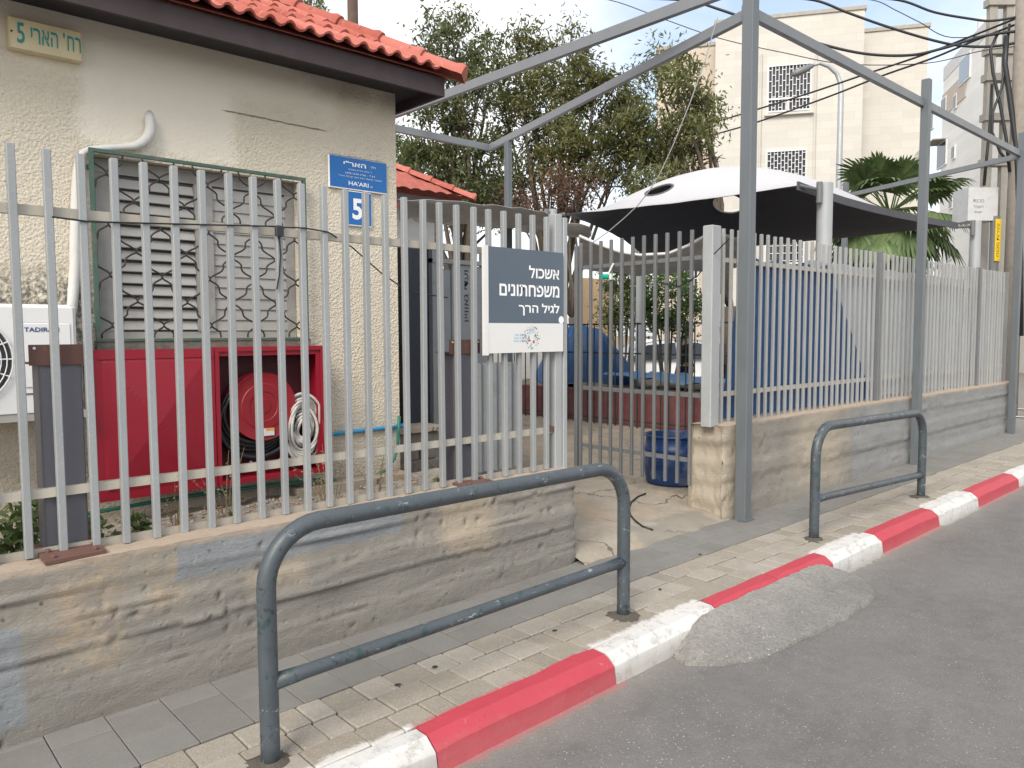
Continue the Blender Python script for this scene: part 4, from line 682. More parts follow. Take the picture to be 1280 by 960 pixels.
for r in np.linspace(0.03, 0.24, 9): gmb.tube([(fc[0] + r * math.cos(2 * math.pi * i / 40), fc[1] - 0.010, fc[2] + r * math.sin(2 * math.pi * i / 40)) for i in range(40)], 0.003, 5, closed=True)
for k in range(8): a = math.pi * k / 8; gmb.tube([(fc[0] + 0.245 * math.cos(a), fc[1] - 0.006, fc[2] + 0.245 * math.sin(a)), (fc[0] - 0.245 * math.cos(a), fc[1] - 0.006, fc[2] - 0.245 * math.sin(a))], 0.004, 5)
gmb.build('fan_guard', MATS['white_plastic'], ac); tx = W(30, 412, y=ay - 0.007)
text_part('lettering', 'TADIRAN', MATS['navy_letter'], ac, (tx.x, ay - 0.0065, tx.z), (1, 0, 0), (0, 0, 1), 0.165, 0.024, 'L', 0.02)
MB().cbox(acx1, acx1 + 0.04, ay + 0.08, ay + 0.2, acz0 + 0.05, acz0 + 0.27, 0.012).build('valve_cover', MATS['white_plastic'], ac)
brk = MB().box(acx0 - 0.02, acx1 + 0.03, ay + 0.005, YH - 0.001, acz0 - 0.045, acz0 - 0.001); tag(brk.build('bracket_shelf', MATS['shutter']), 'grey metal shelf carrying the air conditioner', 'shelf')
# fire hose cabinet
fy = YH - 0.21; q0, q1 = W(268, 436, y=fy), W(405, 432, y=fy); fx0, fx1 = q0.x, q1.x; fz1 = q1.z; fz0 = W(402, 585, y=fy).z - 0.03
fcab = empty('fire_hose_cabinet', ((fx0 + fx1) / 2, YH, fz0), 'open red fire hose cabinet below the window with hose reel', 'hose cabinet')
t = 0.028; cb_ = MB().box(fx0, fx1, fy, YH - 0.002, fz1 - t, fz1).box(fx0, fx1, fy, YH - 0.002, fz0, fz0 + t).box(fx0, fx0 + t, fy, YH - 0.002, fz0 + t, fz1 - t).box(fx1 - t, fx1, fy, YH - 0.002, fz0 + t, fz1 - t)
cb_.box(fx0 + t, fx1 - t, fy + 0.012, fy + 0.022, fz1 - t - 0.03, fz1 - t).box(fx1 - t - 0.03, fx1 - t, fy + 0.012, fy + 0.022, fz0 + t, fz1 - t - 0.03); cb_.build('casing', MATS['cabinet_red'], fcab)
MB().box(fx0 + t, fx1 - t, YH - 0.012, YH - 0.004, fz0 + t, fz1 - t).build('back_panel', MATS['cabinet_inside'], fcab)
d0 = W(117, 445, y=fy); dx0, dx1 = d0.x, fx0 - 0.006; dz0, dz1 = fz0 + 0.0, fz1 - 0.005
def door(u, v):
    x = dx0 + (dx1 - dx0) * u; z = dz0 + (dz1 - dz0) * v; e = 0
    a = abs(u - 0.5) * 2; b = abs(v - 0.5) * 2
    if 0.08 < u < 0.92 and 0.06 < v < 0.92: e = 0.034 * (1 - max(a, b)) 
    return (x, fy - 0.004 - e, z)
dr = MB().grid(door, 36, 36); dr.box(dx0, dx1, fy - 0.001, fy + 0.018, dz0, dz1); dr.build('door', MATS['cabinet_red'], fcab)
MB().box(dx0 + 0.02, dx1 - 0.01, fy - 0.012, fy - 0.004, dz1 - 0.055, dz1 - 0.045).build('door_fold', MATS['cabinet_red'], fcab)
rc = W(330, 508, y=fy + 0.03); rc = (rc.x, fy + 0.03, rc.z); R0 = W(368, 508, y=fy + 0.03).x - rc[0] + 0.01
reel = MB().lathe([(0, 0.0), (R0 * 0.2, 0.0), (R0 * 0.22, 0.004), (R0 * 0.42, 0.004), (R0 * 0.44, 0), (R0 * 0.66, 0), (R0 * 0.68, 0.004), (R0 * 0.97, 0.004), (R0, 0.0), (R0, 0.014), (R0 * 0.96, 0.016)], rc, 40, 'y').build('hose_reel', MATS['reel_red'], fcab, True)
MB().cyl((rc[0], rc[1] + 0.01, rc[2]), (rc[0], YH - 0.005, rc[2]), 0.05, 16).build('axle', MATS['reel_red'], fcab); MB().lathe([(R0 * 0.98, 0.11), (R0, 0.115), (R0, 0.125), (0, 0.125)], rc, 36, 'y').build('rear_disc', MATS['reel_red'], fcab, True)
hb = MB()
for k in range(4):
    for j in range(2):
        rr = R0 * (0.86 + 0.06 * j + 0.03 * k); cz = rc[2] - 0.045 - 0.022 * k; hb.tube([(rc[0] - 0.03 + (rr + 0.03) * math.cos(2 * math.pi * i / 36), rc[1] + 0.035 + 0.022 * ((k + j) % 4), max(fz0 + t + 0.016, cz + rr * math.sin(2 * math.pi * i / 36))) for i in range(36)], 0.0145, 8, closed=True)
hb.build('rubber_hose', MATS['hose_black'], fcab, 'all')
hw = MB(); wc = W(370, 535, y=fy + 0.08)
for k in range(11):
    rr = 0.06 + 0.0155 * k; pts = []
    for i in range(44):
        a = 2 * math.pi * i / 44; x = wc.x + 0.035 + rr * 0.70 * math.cos(a); z = wc.z + 0.0 + rr * 1.12 * math.sin(a); pts.append((min(fx1 - t - 0.012, x), fy + 0.035 + 0.010 * (k % 5) + 0.02 * math.sin(a * 2 + k), max(fz0 + t + 0.012, min(z, fz1 - 0.10))))
    hw.tube(pts, 0.0105, 6, closed=True)
hw.grid(lambda u, v: (rc[0] - 0.13 + 0.42 * u, fy + 0.045 + 0.05 * v + 0.02 * noise.noise(Vector((u * 9, v * 9, 2))), fz0 + t + 0.005 + 0.10 * (1 - v) * (0.4 + 0.8 * abs(noise.noise(Vector((u * 6, v * 6, 0))))) + 0.02), 24, 8)
hw.build('canvas_hose', MATS['hose_white'], fcab, 'all'); lbp = W(333, 540, y=rc[1] - 0.002)
tg_ = MB().box(lbp.x - 0.04, lbp.x + 0.055, rc[1] - 0.006, rc[1] - 0.001, lbp.z - 0.025, lbp.z + 0.025).build('label_tag', MATS['panel_white'], fcab); MB().box(lbp.x - 0.005, lbp.x + 0.055, rc[1] - 0.0075, rc[1] - 0.0062, lbp.z + 0.010, lbp.z + 0.025).build('stripe', MATS['orange_mark'], tg_)
# water pipe and garden hose
wpz = W(440, 540, y=YH - 0.02).z
tag(MB().tube([(fx1 - 0.002, YH - 0.016, wpz - 0.004), (2.9, YH - 0.018, wpz), (3.2, YH - 0.018, wpz + 0.004), (HX1 + 0.03, YH - 0.018, wpz + 0.006), (HX1 + 0.045, YH + 0.0, wpz + 0.006), (HX1 + 0.02, YH + 0.3, wpz)], 0.0155, 10).build('water_pipe', MATS['pipe_blue'], smooth='all'), 'blue plastic water pipe from the hose cabinet to the house corner', 'pipe')
gh = pxl([(499, 520), (498, 540), (497, 558), (493, 573), (484, 586), (468, 596), (448, 602), (425, 604)], y=YH - 0.055) + [Vector((x, YH - 0.09 - 0.03 * math.sin(x * 3), 0.545 - 0.012 * math.sin(x * 2.2))) for x in np.arange(2.68, 1.0, -0.12)]
gh = [Vector((p.x, p.y, max(p.z, 0.50))) for p in gh]
tag(MB().tube(gh, 0.013, 8).build('garden_hose', MATS['hose_green'], smooth='all'), 'green garden hose lying along the foot of the house wall', 'hose')
tag(MB().box(2.45, 3.40, YH - 0.20, YH - 0.002, 0.40, 0.515).build('concrete_ledge', MATS['apron_concrete']), 'low pale concrete ledge at the foot of the house corner', 'ledge')
# ------------------------------------------------------------------ pergola frame of square steel tube
pg = empty('pergola_frame', (9.6, 3.5, 0.0), 'tall grey square-tube steel frame over the fence and yard', 'steel frame')
PS = MATS['pergola_steel']; yp = 3.505
for nm, x, y, z0, z1, w in (('pole', 5.83, yp - 0.02, G(5.8) + 0.0, 4.56, 0.10), ('pole', 9.66, yp - 0.01, G(9.6), 4.49, 0.09), ('pole', 13.42, yp - 0.01, G(13.4), 4.52, 0.09)):
    MB().cbox(x - w / 2, x + w / 2, y - w / 2, y + w / 2, z0, z1, 0.005).build(nm, PS, pg)
MB().box(5.76, 5.90, yp - 0.09, yp + 0.05, G(5.8) + 0.001, G(5.8) + 0.010).build('foot_plate', PS, pg)
corner = Vector((7.215, 8.39, 4.2))
MB().beam((5.80, yp + 0.02, 4.235), (13.42, yp + 0.02, 4.215), 0.055, 0.085).build('beam', MATS['beam_steel'], pg); MB().beam((5.85, 3.45, 4.47), (5.85, 8.95, 4.49), 0.06, 0.10).build('beam', MATS['beam_steel'], pg)
MB().beam((5.83, 3.47, 4.21), tuple(corner), 0.055, 0.085).build('beam', MATS['beam_steel'], pg); MB().beam(tuple(corner + Vector((0.03, 0, 0))), (3.42, 8.40, 4.2), 0.06, 0.085).build('beam', MATS['beam_steel'], pg)
MB().cbox(6.99, 7.07, 7.76, 7.84, 0.14, 4.155, 0.005).build('pole', PS, pg); bb = W(1057, 245, z=4.17); MB().beam((13.42, yp, 4.185), tuple(bb), 0.055, 0.075).build('beam', MATS['beam_steel'], pg)
MB().cbox(bb.x - 0.045, bb.x + 0.045, bb.y - 0.045, bb.y + 0.045, 0.0, bb.z + 0.25, 0.005).build('pole', PS, pg)
# wire dropping from the frame to the gate
tag(MB().tube(pxl([(897, 22), (880, 80), (862, 130), (842, 180), (826, 215), (812, 238), (797, 257), (780, 273), (760, 290), (741, 303)], x=5.77), 0.005, 6).build('loose_wire', MATS['pipe_grey']), 'loose grey wire hanging from the steel frame to the gate top', 'wire')
tag(MB().tube(pxl([(912, 298), (890, 320), (872, 345), (850, 358), (820, 352)], x=5.63), 0.005, 6).build('loose_wire', MATS['cable_black']), 'black cable drooping from the gate post along the gate rail', 'cable')
# ------------------------------------------------------------------ shade sail on round posts
P2, P1, P4, P5 = Vector((7.45, 7.15, 3.16)), Vector((7.75, 4.05, 3.13)), Vector((12.55, 4.05, 3.14)), Vector((11.4, 9.0, 3.05))
sp = empty('shade_sail', (9.5, 6, 3.1), 'shade sail stretched above the yard, lit white top and shaded underside painted in', 'shade sail')
nu = nv = 72; vs = []
HOLES = [((0.38, 0.10), 0.060, 0.034), ((0.44, 0.60), 0.055, 0.060)]
def sail_pt(u, v):
    e = 4 * u * (1 - u); f = 4 * v * (1 - v); p = (P2 * (1 - u) + P1 * u) * (1 - v) + (P5 * (1 - u) + P4 * u) * v
    c = (P1 + P2 + P4 + P5) / 4; k = (c - p); k.z = 0; p = p + k * 0.07 * (e * (1 - f) + f * (1 - e))
    b = 0.66 * max(0, math.sin(math.pi * u)) ** 0.75 * (math.sin(math.pi / 2 * v / 0.36) if v < 0.36 else max(0, 0.5 + 0.5 * math.cos(math.pi * (v - 0.36) / 0.60)) if v < 0.96 else 0)
    return Vector((p.x, p.y, p.z + b - 0.06 * e * v + 0.008 * noise.noise(Vector((u * 9, v * 9, 0)))))
def snap(u, v):
    for (c, rx, ry) in HOLES:
        d = math.hypot((u - c[0]) / rx, (v - c[1]) / ry)
        if 0.72 < d < 1.30: return c[0] + (u - c[0]) / d, c[1] + (v - c[1]) / d
    return u, v
for j in range(nv + 1):
    for i in range(nu + 1): vs.append(sail_pt(*snap(i / nu, j / nv)))
fs = []
for j in range(nv):
    for i in range(nu):
        cu, cv = (i + .5) / nu, (j + .5) / nv
        if any(math.hypot((cu - c[0]) / rx, (cv - c[1]) / ry) < 0.93 for c, rx, ry in HOLES): continue
        fs.append((j * (nu + 1) + i, j * (nu + 1) + i + 1, (j + 1) * (nu + 1) + i + 1, (j + 1) * (nu + 1) + i))
sm = MB().add(vs, fs); so_ = sm.build('cloth', MATS['sail_lit_top'], sp, 'all'); so_.data.materials.append(MATS['sail_shade_trim'])  # same cloth throughout: underside shade painted in as a second, darker material
nrm = np.mean([p.normal.z for p in so_.data.polygons])
if nrm < 0:
    for p in so_.data.polygons: p.flip()
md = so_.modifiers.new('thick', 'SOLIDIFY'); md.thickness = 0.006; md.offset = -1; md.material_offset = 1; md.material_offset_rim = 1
for c, rx, ry in HOLES: MB().tube([sail_pt(c[0] + rx * math.cos(2 * math.pi * i / 40), c[1] + ry * math.sin(2 * math.pi * i / 40)) - Vector((0, 0, 0.003)) for i in range(40)], 0.016, 6, closed=True).build('vent_ring', MATS['sail_shade_trim'], sp, 'all')
def edge_pts(sel): return [vs[k] + Vector((0, 0, -0.004)) for k in sel]
E1 = edge_pts([j * (nu + 1) + nu for j in range(nv + 1)]); hem = MB()
for a, b in zip(E1[:-1:4], E1[4::4]): hem.beam(a, b, 0.02, 0.09)
hem.build('hem', MATS['sail_shade_trim'], sp)
def sail_post(x, y, z1, r, lab, tgt):
    o = empty('sail_post', (x, y, 0.14), lab, 'post', 'round posts holding the shade sail'); MB().lathe([(r, 0.14), (r, z1), (r * 0.9, z1 + 0.006), (0, z1 + 0.006)], (x, y, 0), 24).build('pipe', MATS['pipe_grey'], o, True)
    MB().cyl((x, y, z1 - 0.08), tuple(tgt), 0.02, 8).cyl((x - r - 0.05, y + 0.0, z1 - 0.22), (x - r - 0.05, y, z1 - 0.0), 0.032, 12).build('tensioner', MATS['gate_steel'], o)
pA = W(1030, 300, t=8.35); sail_post(pA.x, pA.y, 3.19, 0.082, 'thick round sail post with turnbuckle just behind the right fence, left of the palm', P1 + Vector((0.02, 0, 0)))
pB = W(1219, 300, t=11.45); sail_post(pB.x, pB.y, 3.22, 0.075, 'round sail post near the far end of the right fence', P4 + Vector((-0.02, 0, -0.02)))
pC = P2 + Vector((-0.18, 0.05, 0)); sail_post(pC.x, pC.y, 3.2, 0.06, 'slim sail post behind the open gate', P2)
pD = P5 + Vector((0.15, 0.15, 0)); sail_post(pD.x, pD.y, 3.15, 0.06, 'sail post at the back of the yard', P5)
# ------------------------------------------------------------------ grey canopies over the entrance
def canopy(name, lab, pf, pb_, sag, wr, m='canopy_grey', fold=0.02):
    F = [Vector(p) for p in pf]; n = len(F) - 1
    def fn(u, v):
        k = min(int(u * n), n - 1); p = F[k].lerp(F[k + 1], u * n - k); B = [Vector(p) for p in pb_]; kb = min(int(u * (len(B) - 1)), len(B) - 2); q = B[kb].lerp(B[kb + 1], u * (len(B) - 1) - kb)
        r = p.lerp(q, v); r.z += -sag * 4 * v * (1 - v) * (0.5 + 0.5 * math.sin(u * 9) ** 2) + fold * (math.sin(u * 34 + v * 7) * v + noise.noise(Vector((u * 8, v * 5, 1)))); return r
    o = tag(MB().grid(fn, 60, 16).build(name, MATS[m], smooth='all'), lab, 'canopy'); mdd = o.modifiers.new('t', 'SOLIDIFY'); mdd.thickness = 0.004; return o
canopy('canopy', 'crumpled grey tarpaulin canopy over the entrance behind the left fence', [W(497, 249, y=6.6), W(560, 250, y=6.6), W(620, 257, y=6.7), W(665, 262, y=6.8), W(700, 276, y=6.9), W(738, 284, y=7.0)], [W(500, 272, y=8.6), W(600, 278, y=8.6), W(740, 292, y=8.6)], 0.10, 1, fold=0.05)
c2 = canopy('canopy', 'sagging beige-grey canopy with white edge seen over the gate', [W(724, 296, y=6.9), W(745, 305, y=6.7), W(775, 316, y=6.5), W(800, 320, y=6.3), W(835, 318, y=6.0), W(860, 308, y=5.8), W(884, 294, y=5.6), W(912, 296, y=5.4), W(945, 300, y=5.2)], [W(724, 336, y=8.4), W(800, 344, y=7.6), W(880, 338, y=6.9), W(940, 332, y=6.4)], 0.02, 1, fold=0.012)
hm = MB().tube([W(a, b, y=c) for a, b, c in ((724, 295, 6.89), (745, 304, 6.69), (775, 315, 6.49), (800, 319, 6.29), (835, 317, 5.99), (860, 307, 5.79), (884, 293, 5.59), (912, 295, 5.39))], 0.02, 8); hm.build('hem', MATS['frame_white'], c2, 'all')
# ------------------------------------------------------------------ entrance behind the left fence
bt = empty('metal_booth', (4.3, 6.0, 0.235), 'grey and black sheet-metal entrance booth behind the left fence', 'booth')
bY = 5.9
bx = lambda px, y=bY: W(px, 400, y=y).x
xa_, xb2, xc2, xd = bx(512), bx(541), bx(565), bx(604)
MB().box(xa_, xb2, bY + 0.06, bY + 0.5, 0.14, 2.42).build('dark_door', MATS['booth_dark'], bt); MB().box(xb2, xb2 + 0.05, bY, bY + 0.06, 0.14, 2.45).build('frame_post', MATS['booth_grey'], bt)
MB().box(xb2 + 0.05, xc2, bY + 0.02, bY + 0.05, 0.3, 2.2).build('panel', MATS['booth_grey'], bt); MB().box(xc2 + 0.01, xd, bY + 0.01, bY + 0.045, 0.3, 2.25).build('panel', MATS['booth_grey'], bt); MB().box(xb2, xd + 0.06, bY - 0.01, bY + 0.06, 2.26, 2.30).build('lintel', MATS['booth_grey'], bt); MB().box(xd, xd + 0.05, bY, bY + 0.06, 0.14, 2.45).build('frame_post', MATS['booth_grey'], bt)
MB().box(xb2 + .01, xb2 + .06, bY + 0.06, bY + 1.4, 0.235, 2.3).build('side_panel', MATS['booth_dark'], bt)
tq = W(583, 370, y=bY + 0.01); text_part('lettering', heb('ועדי גאווייו'), MATS['black_plastic'], bt, (tq.x, bY + 0.009, tq.z), (0, 0, 1), (-1, 0, 0), 0.50, 0.05, 'C', 0.01, 0.001)
rw = MB()
for r_ in range(4):
    for c_ in range(3): rw.cbox(3.46 + 0.16 * c_ + 0.04 * (r_ % 2), 3.61 + 0.16 * c_ + 0.04 * (r_ % 2), 5.3 + random.uniform(0, .02), 5.5, 0.30 + 0.115 * r_, 0.41 + 0.115 * r_, 0.012)
pth = empty('stone_plinth', (3.7, 5.4, 0.3), 'small dark rubble plinth by the house corner', 'plinth')
stn = rw.build('stones', MATS['mossy_stone'], pth); MB().box(3.44, 4.02, 5.28, 5.6, 0.762, 0.80).build('cap', MATS['apron_concrete'], pth)
# leaf of corrugated grey gate standing beside the booth
cg = MB(); cg.grid(lambda u, v: (4.62 + 0.62 * u, 5.62 + 0.02 * math.sin(u * 40), 0.26 + 1.05 * v), 60, 1); tag(cg.build('corrugated_panel', MATS['booth_grey'], smooth='all'), 'grey corrugated metal panel behind the slate sign', 'panel')
# ------------------------------------------------------------------ second house behind
h2 = empty('house', (4.5, 9.3, 0.2), 'white second house with orange-red tiled roof behind the first', 'house'); ec = W(588, 250, y=9.2)
MB().box(0.2, ec.x - 0.35, 9.65, 13.2, 0.0, ec.z - 0.05).build('wall', MATS['plaster_white'], h2); MB().box(0.0, ec.x - 0.06, 9.26, 9.30, ec.z - 0.17, ec.z - 0.03).box(ec.x - 0.10, ec.x - 0.06, 9.30, 13.3, ec.z - 0.17, ec.z - 0.03).build('fascia', MATS['fascia'], h2)
def slope2(u, v):
    hd2 = 2.1 * v; x = 0.0 + (ec.x - hd2 - 0.0) * u; return (x, 9.2 + hd2, ec.z + kp * hd2 + 0.03 * abs(math.sin((x - ec.x) * math.pi / 0.22)) + 0.03 * ((v * 7) % 1.0 < 0.12))
r2 = MB().grid(slope2, 150, 28)
r2.grid(lambda u, v: (ec.x - 2.1 * v, 9.2 + 2.1 * v + (4.2 - 2.1 * v) * u, ec.z + kp * 2.1 * v + 0.03 * abs(math.sin(u * 30))), 60, 14)
rf2 = r2.build('roof', MATS['roof_tile'], h2, True); q2 = Vector((-1, 1, kp)).normalized()
for i in range(7): put('hip_cap', cm, ec + Vector((0, 0, 0.04)) + q2 * (0.12 + 0.36 * i), rf2, q2.to_track_quat('X', 'Z').to_euler())
tag(MB().box(*(lambda a: (a.x - 1.1, a.x + 0.25, 7.9, 7.95, a.z - 0.03, a.z + 0.03))(W(510, 258, y=7.9))).build('gutter_board', MATS['cabinet_red']), 'thin red board under the canopy between the houses', 'board')
# ------------------------------------------------------------------ yard behind the gate
bc = W(846, 600, x=6.1); brx = 0.27
br = empty('barrel', (bc.x + 0.02, bc.y + 0.06, 0.14), 'blue plastic barrel with paint stains just inside the gate', 'barrel'); bl = (bc.x + 0.03, bc.y + 0.05, 0.141)
MB().lathe([(0.245, 0), (0.272, 0.02), (0.288, 0.10), (0.290, 0.2), (0.283, 0.30), (0.293, 0.32), (0.293, 0.35), (0.281, 0.37), (0.275, 0.45), (0.28, 0.47), (0.268, 0.472), (0.26, 0.45), (0.25, 0.06), (0, 0.05)], bl, 32).build('drum', MATS['barrel_blue'], br, True); MB().tube([(bl[0] + 0.281 * math.cos(2 * math.pi * i / 32), bl[1] + 0.281 * math.sin(2 * math.pi * i / 32), bl[2] + 0.465) for i in range(32)], 0.012, 8, closed=True).build('rim', MATS['barrel_blue'], br, 'all')
tag(MB().box(9.35, 9.55, 4.6, 11.0, 0.138, 0.66).build('retaining_wall', MATS['red_wall']), 'low dark red retaining wall behind the gate', 'wall')
bank = MB().grid(lambda u, v: (9.55 + 4.4 * u, 4.7 + 6.2 * v, 0.66 + 0.12 * noise.noise(Vector((u * 6, v * 8, 0))) + 0.05 * noise.noise(Vector((u * 20, v * 25, 3))) - 0.45 * max(0, u - 0.5)), 50, 60).build('earth_bank', MATS['soil'], smooth='all'); tag(bank, kind='structure')
mf = empty('mesh_fence', (9.2, 7, 0.14), 'dark green wire mesh fence in front of the red retaining wall', 'fence')
wire = MB().cbox(-0.008, 0.008, -0.008, 0.008, -0.80, 0.80, 0.002).mesh('wire', MATS['mesh_green'])
for y in np.arange(4.7, 10.9, 0.145): put('wire', wire, (9.20, y, 0.14 + 0.80), mf)
for z in (0.24, 1.27, 1.72): MB().box(9.209, 9.225, 4.65, 10.9, z - 0.012, z + 0.012).build('rail', MATS['mesh_green'], mf)
def lump(u, v, c, rx, ry, h, sd):
    a = 2 * math.pi * u; rr = v; k = 1 + 0.22 * noise.noise(Vector((math.cos(a) * 1.5, math.sin(a) * 1.5, sd))); z = h * (1 - rr ** 2.2) * (1 + 0.25 * noise.noise(Vector((math.cos(a) * rr * 2, math.sin(a) * rr * 2, sd + 3)))) + 0.03 * noise.noise(Vector((math.cos(a) * rr * 9, math.sin(a) * rr * 9, sd)))
    return (c[0] + rx * rr * k * math.cos(a), c[1] + ry * rr * k * math.sin(a), c[2] + z)
c_ = W(740, 455, x=10.4); tag(MB().grid(lambda u, v: lump(u, v, (10.45, c_.y + 0.25, 0.62), 0.7, 1.15, 1.12, 1), 48, 16).build('covered_pile', MATS['tarp_blue'], smooth='all'), 'pile covered by a dark blue tarpaulin behind the mesh fence', 'tarpaulin')
c_ = W(860, 470, x=10.6); tag(MB().grid(lambda u, v: (9.75 + 1.3 * v, c_.y - 0.9 + 2.0 * u, 0.80 + 0.06 * noise.noise(Vector((u * 7, v * 5, 0))) + 0.10 * u), 40, 14).build('tarpaulin', MATS['tarp_lightblue'], smooth='all'), 'light blue tarpaulin spread on the earth bank', 'tarpaulin')
wpn = W(745, 360, y=11.2); wq = empty('timber_screen', (wpn.x, 11.2, 0.3), 'pale timber board screen behind the gate at left', 'screen')
for i in range(7): MB().cbox(wpn.x - 0.62 + 0.19 * i, wpn.x - 0.62 + 0.19 * i + 0.175, 11.2, 11.24, 0.0, 2.75 + random.uniform(-.02, .02), 0.004).build('board', MATS['wood_panel'], wq)
# ------------------------------------------------------------------ car on the far road
def car(loc, rot, lab):
    root = empty('parked_car', (0, 0, 0), lab, 'car')
    side = [(-2.05, 0.32), (-2.1, 0.55), (-2.02, 0.82), (-1.25, 0.95), (-0.62, 1.38), (-0.2, 1.47), (0.75, 1.46), (1.45, 1.30), (1.92, 0.98), (2.05, 0.75), (2.03, 0.35), (1.75, 0.25), (-1.8, 0.25)]
    mb = MB(); ys = [(-0.84, 0.0), (-0.88, 1.0), (0.88, 1.0), (0.84, 0.0)]; n = len(side); vs = []
    for k, (yy, _) in enumerate(ys):
        for (x, z) in side:
            inset = max(0, (z - 0.92)) * 0.42; ins = 1 if k in (0, 3) else 0; vs.append((x * (0.985 if ins else 1), (abs(yy) - inset) * (1 if yy > 0 else -1), z * (0.99 if ins else 1)))
    fs = [tuple(range(n)), tuple(range(4 * n - 1, 3 * n - 1, -1))] + [(k * n + i, (k + 1) * n + i, (k + 1) * n + (i + 1) % n, k * n + (i + 1) % n) for k in range(3) for i in range(n)]
    mb.add(vs, fs); b = mb.build('body', MATS['car_white'], root, True)
    for sgn in (-1, 1):
        for poly in ([(-1.02, 0.98), (-0.55, 1.33), (0.18, 1.39), (0.18, 0.98)], [(0.25, 0.98), (0.25, 1.39), (0.75, 1.38), (1.35, 1.24), (1.45, 1.0)]):
            def f(x, z, o): return (x, sgn * (0.885 - max(0, (z - 0.92)) * 0.42 + o), z)
            MB().prism(poly, lambda x, z: f(x, z, 0.006), lambda x, z: f(x, z, -0.02)).build('window', MATS['glass_dark'], root)
        for x in (-1.32, 1.28):
            w = MB().lathe([(0.17, -0.10), (0.29, -0.10), (0.31, -0.06), (0.31, 0.06), (0.29, 0.10), (0.17, 0.10)], (x, sgn * 0.80, 0.31), 24, 'y').build('wheel', MATS['rubber'], root, True); MB().lathe([(0, 0.104), (0.06, 0.11), (0.17, 0.10), (0.17, -0.10), (0.06, -0.11), (0, -0.104)], (x, sgn * 0.80, 0.31), 20, 'y').build('rim', MATS['rim_grey'], w, True)
        MB().cbox(-2.09, -1.95, sgn * 0.62 - 0.16, sgn * 0.62 + 0.16, 0.62, 0.78, 0.03).build('headlight', MATS['lamp_clear'], root); MB().cbox(1.92, 2.05, sgn * 0.68 - 0.12, sgn * 0.68 + 0.12, 0.72, 0.94, 0.02).build('tail_light', MATS['lamp_red'], root)
        MB().cbox(-0.92, -0.78, sgn * 0.96 - 0.09, sgn * 0.96 + 0.09, 0.93, 1.05, 0.02).build('mirror', MATS['black_plastic'], root)
    MB().prism([(-1.20, 0.98), (-0.64, 1.385)], lambda x, z: (x, -0.66 + max(0, z - 1) * 0.2, z), lambda x, z: (x, 0.66 - max(0, z - 1) * 0.2, z)) if False else MB().add([(-1.215, -0.74, 0.985), (-1.215, 0.74, 0.985), (-0.66, 0.62, 1.375), (-0.66, -0.62, 1.375)], [(0, 1, 2, 3)]).build('windscreen', MATS['glass_dark'], root)
    root.location = loc; root.rotation_euler = (0, 0, rot); return root
def ground_z(x, y): return -0.05 - 0.03 * (45 - y) / 45
cp_ = W(838, 470, t=19.5); car((cp_.x + 0.4, cp_.y + 0.6, ground_z(cp_.x, cp_.y) + 0.005), R(-38), 'white parked car seen through the gate beyond the yard')
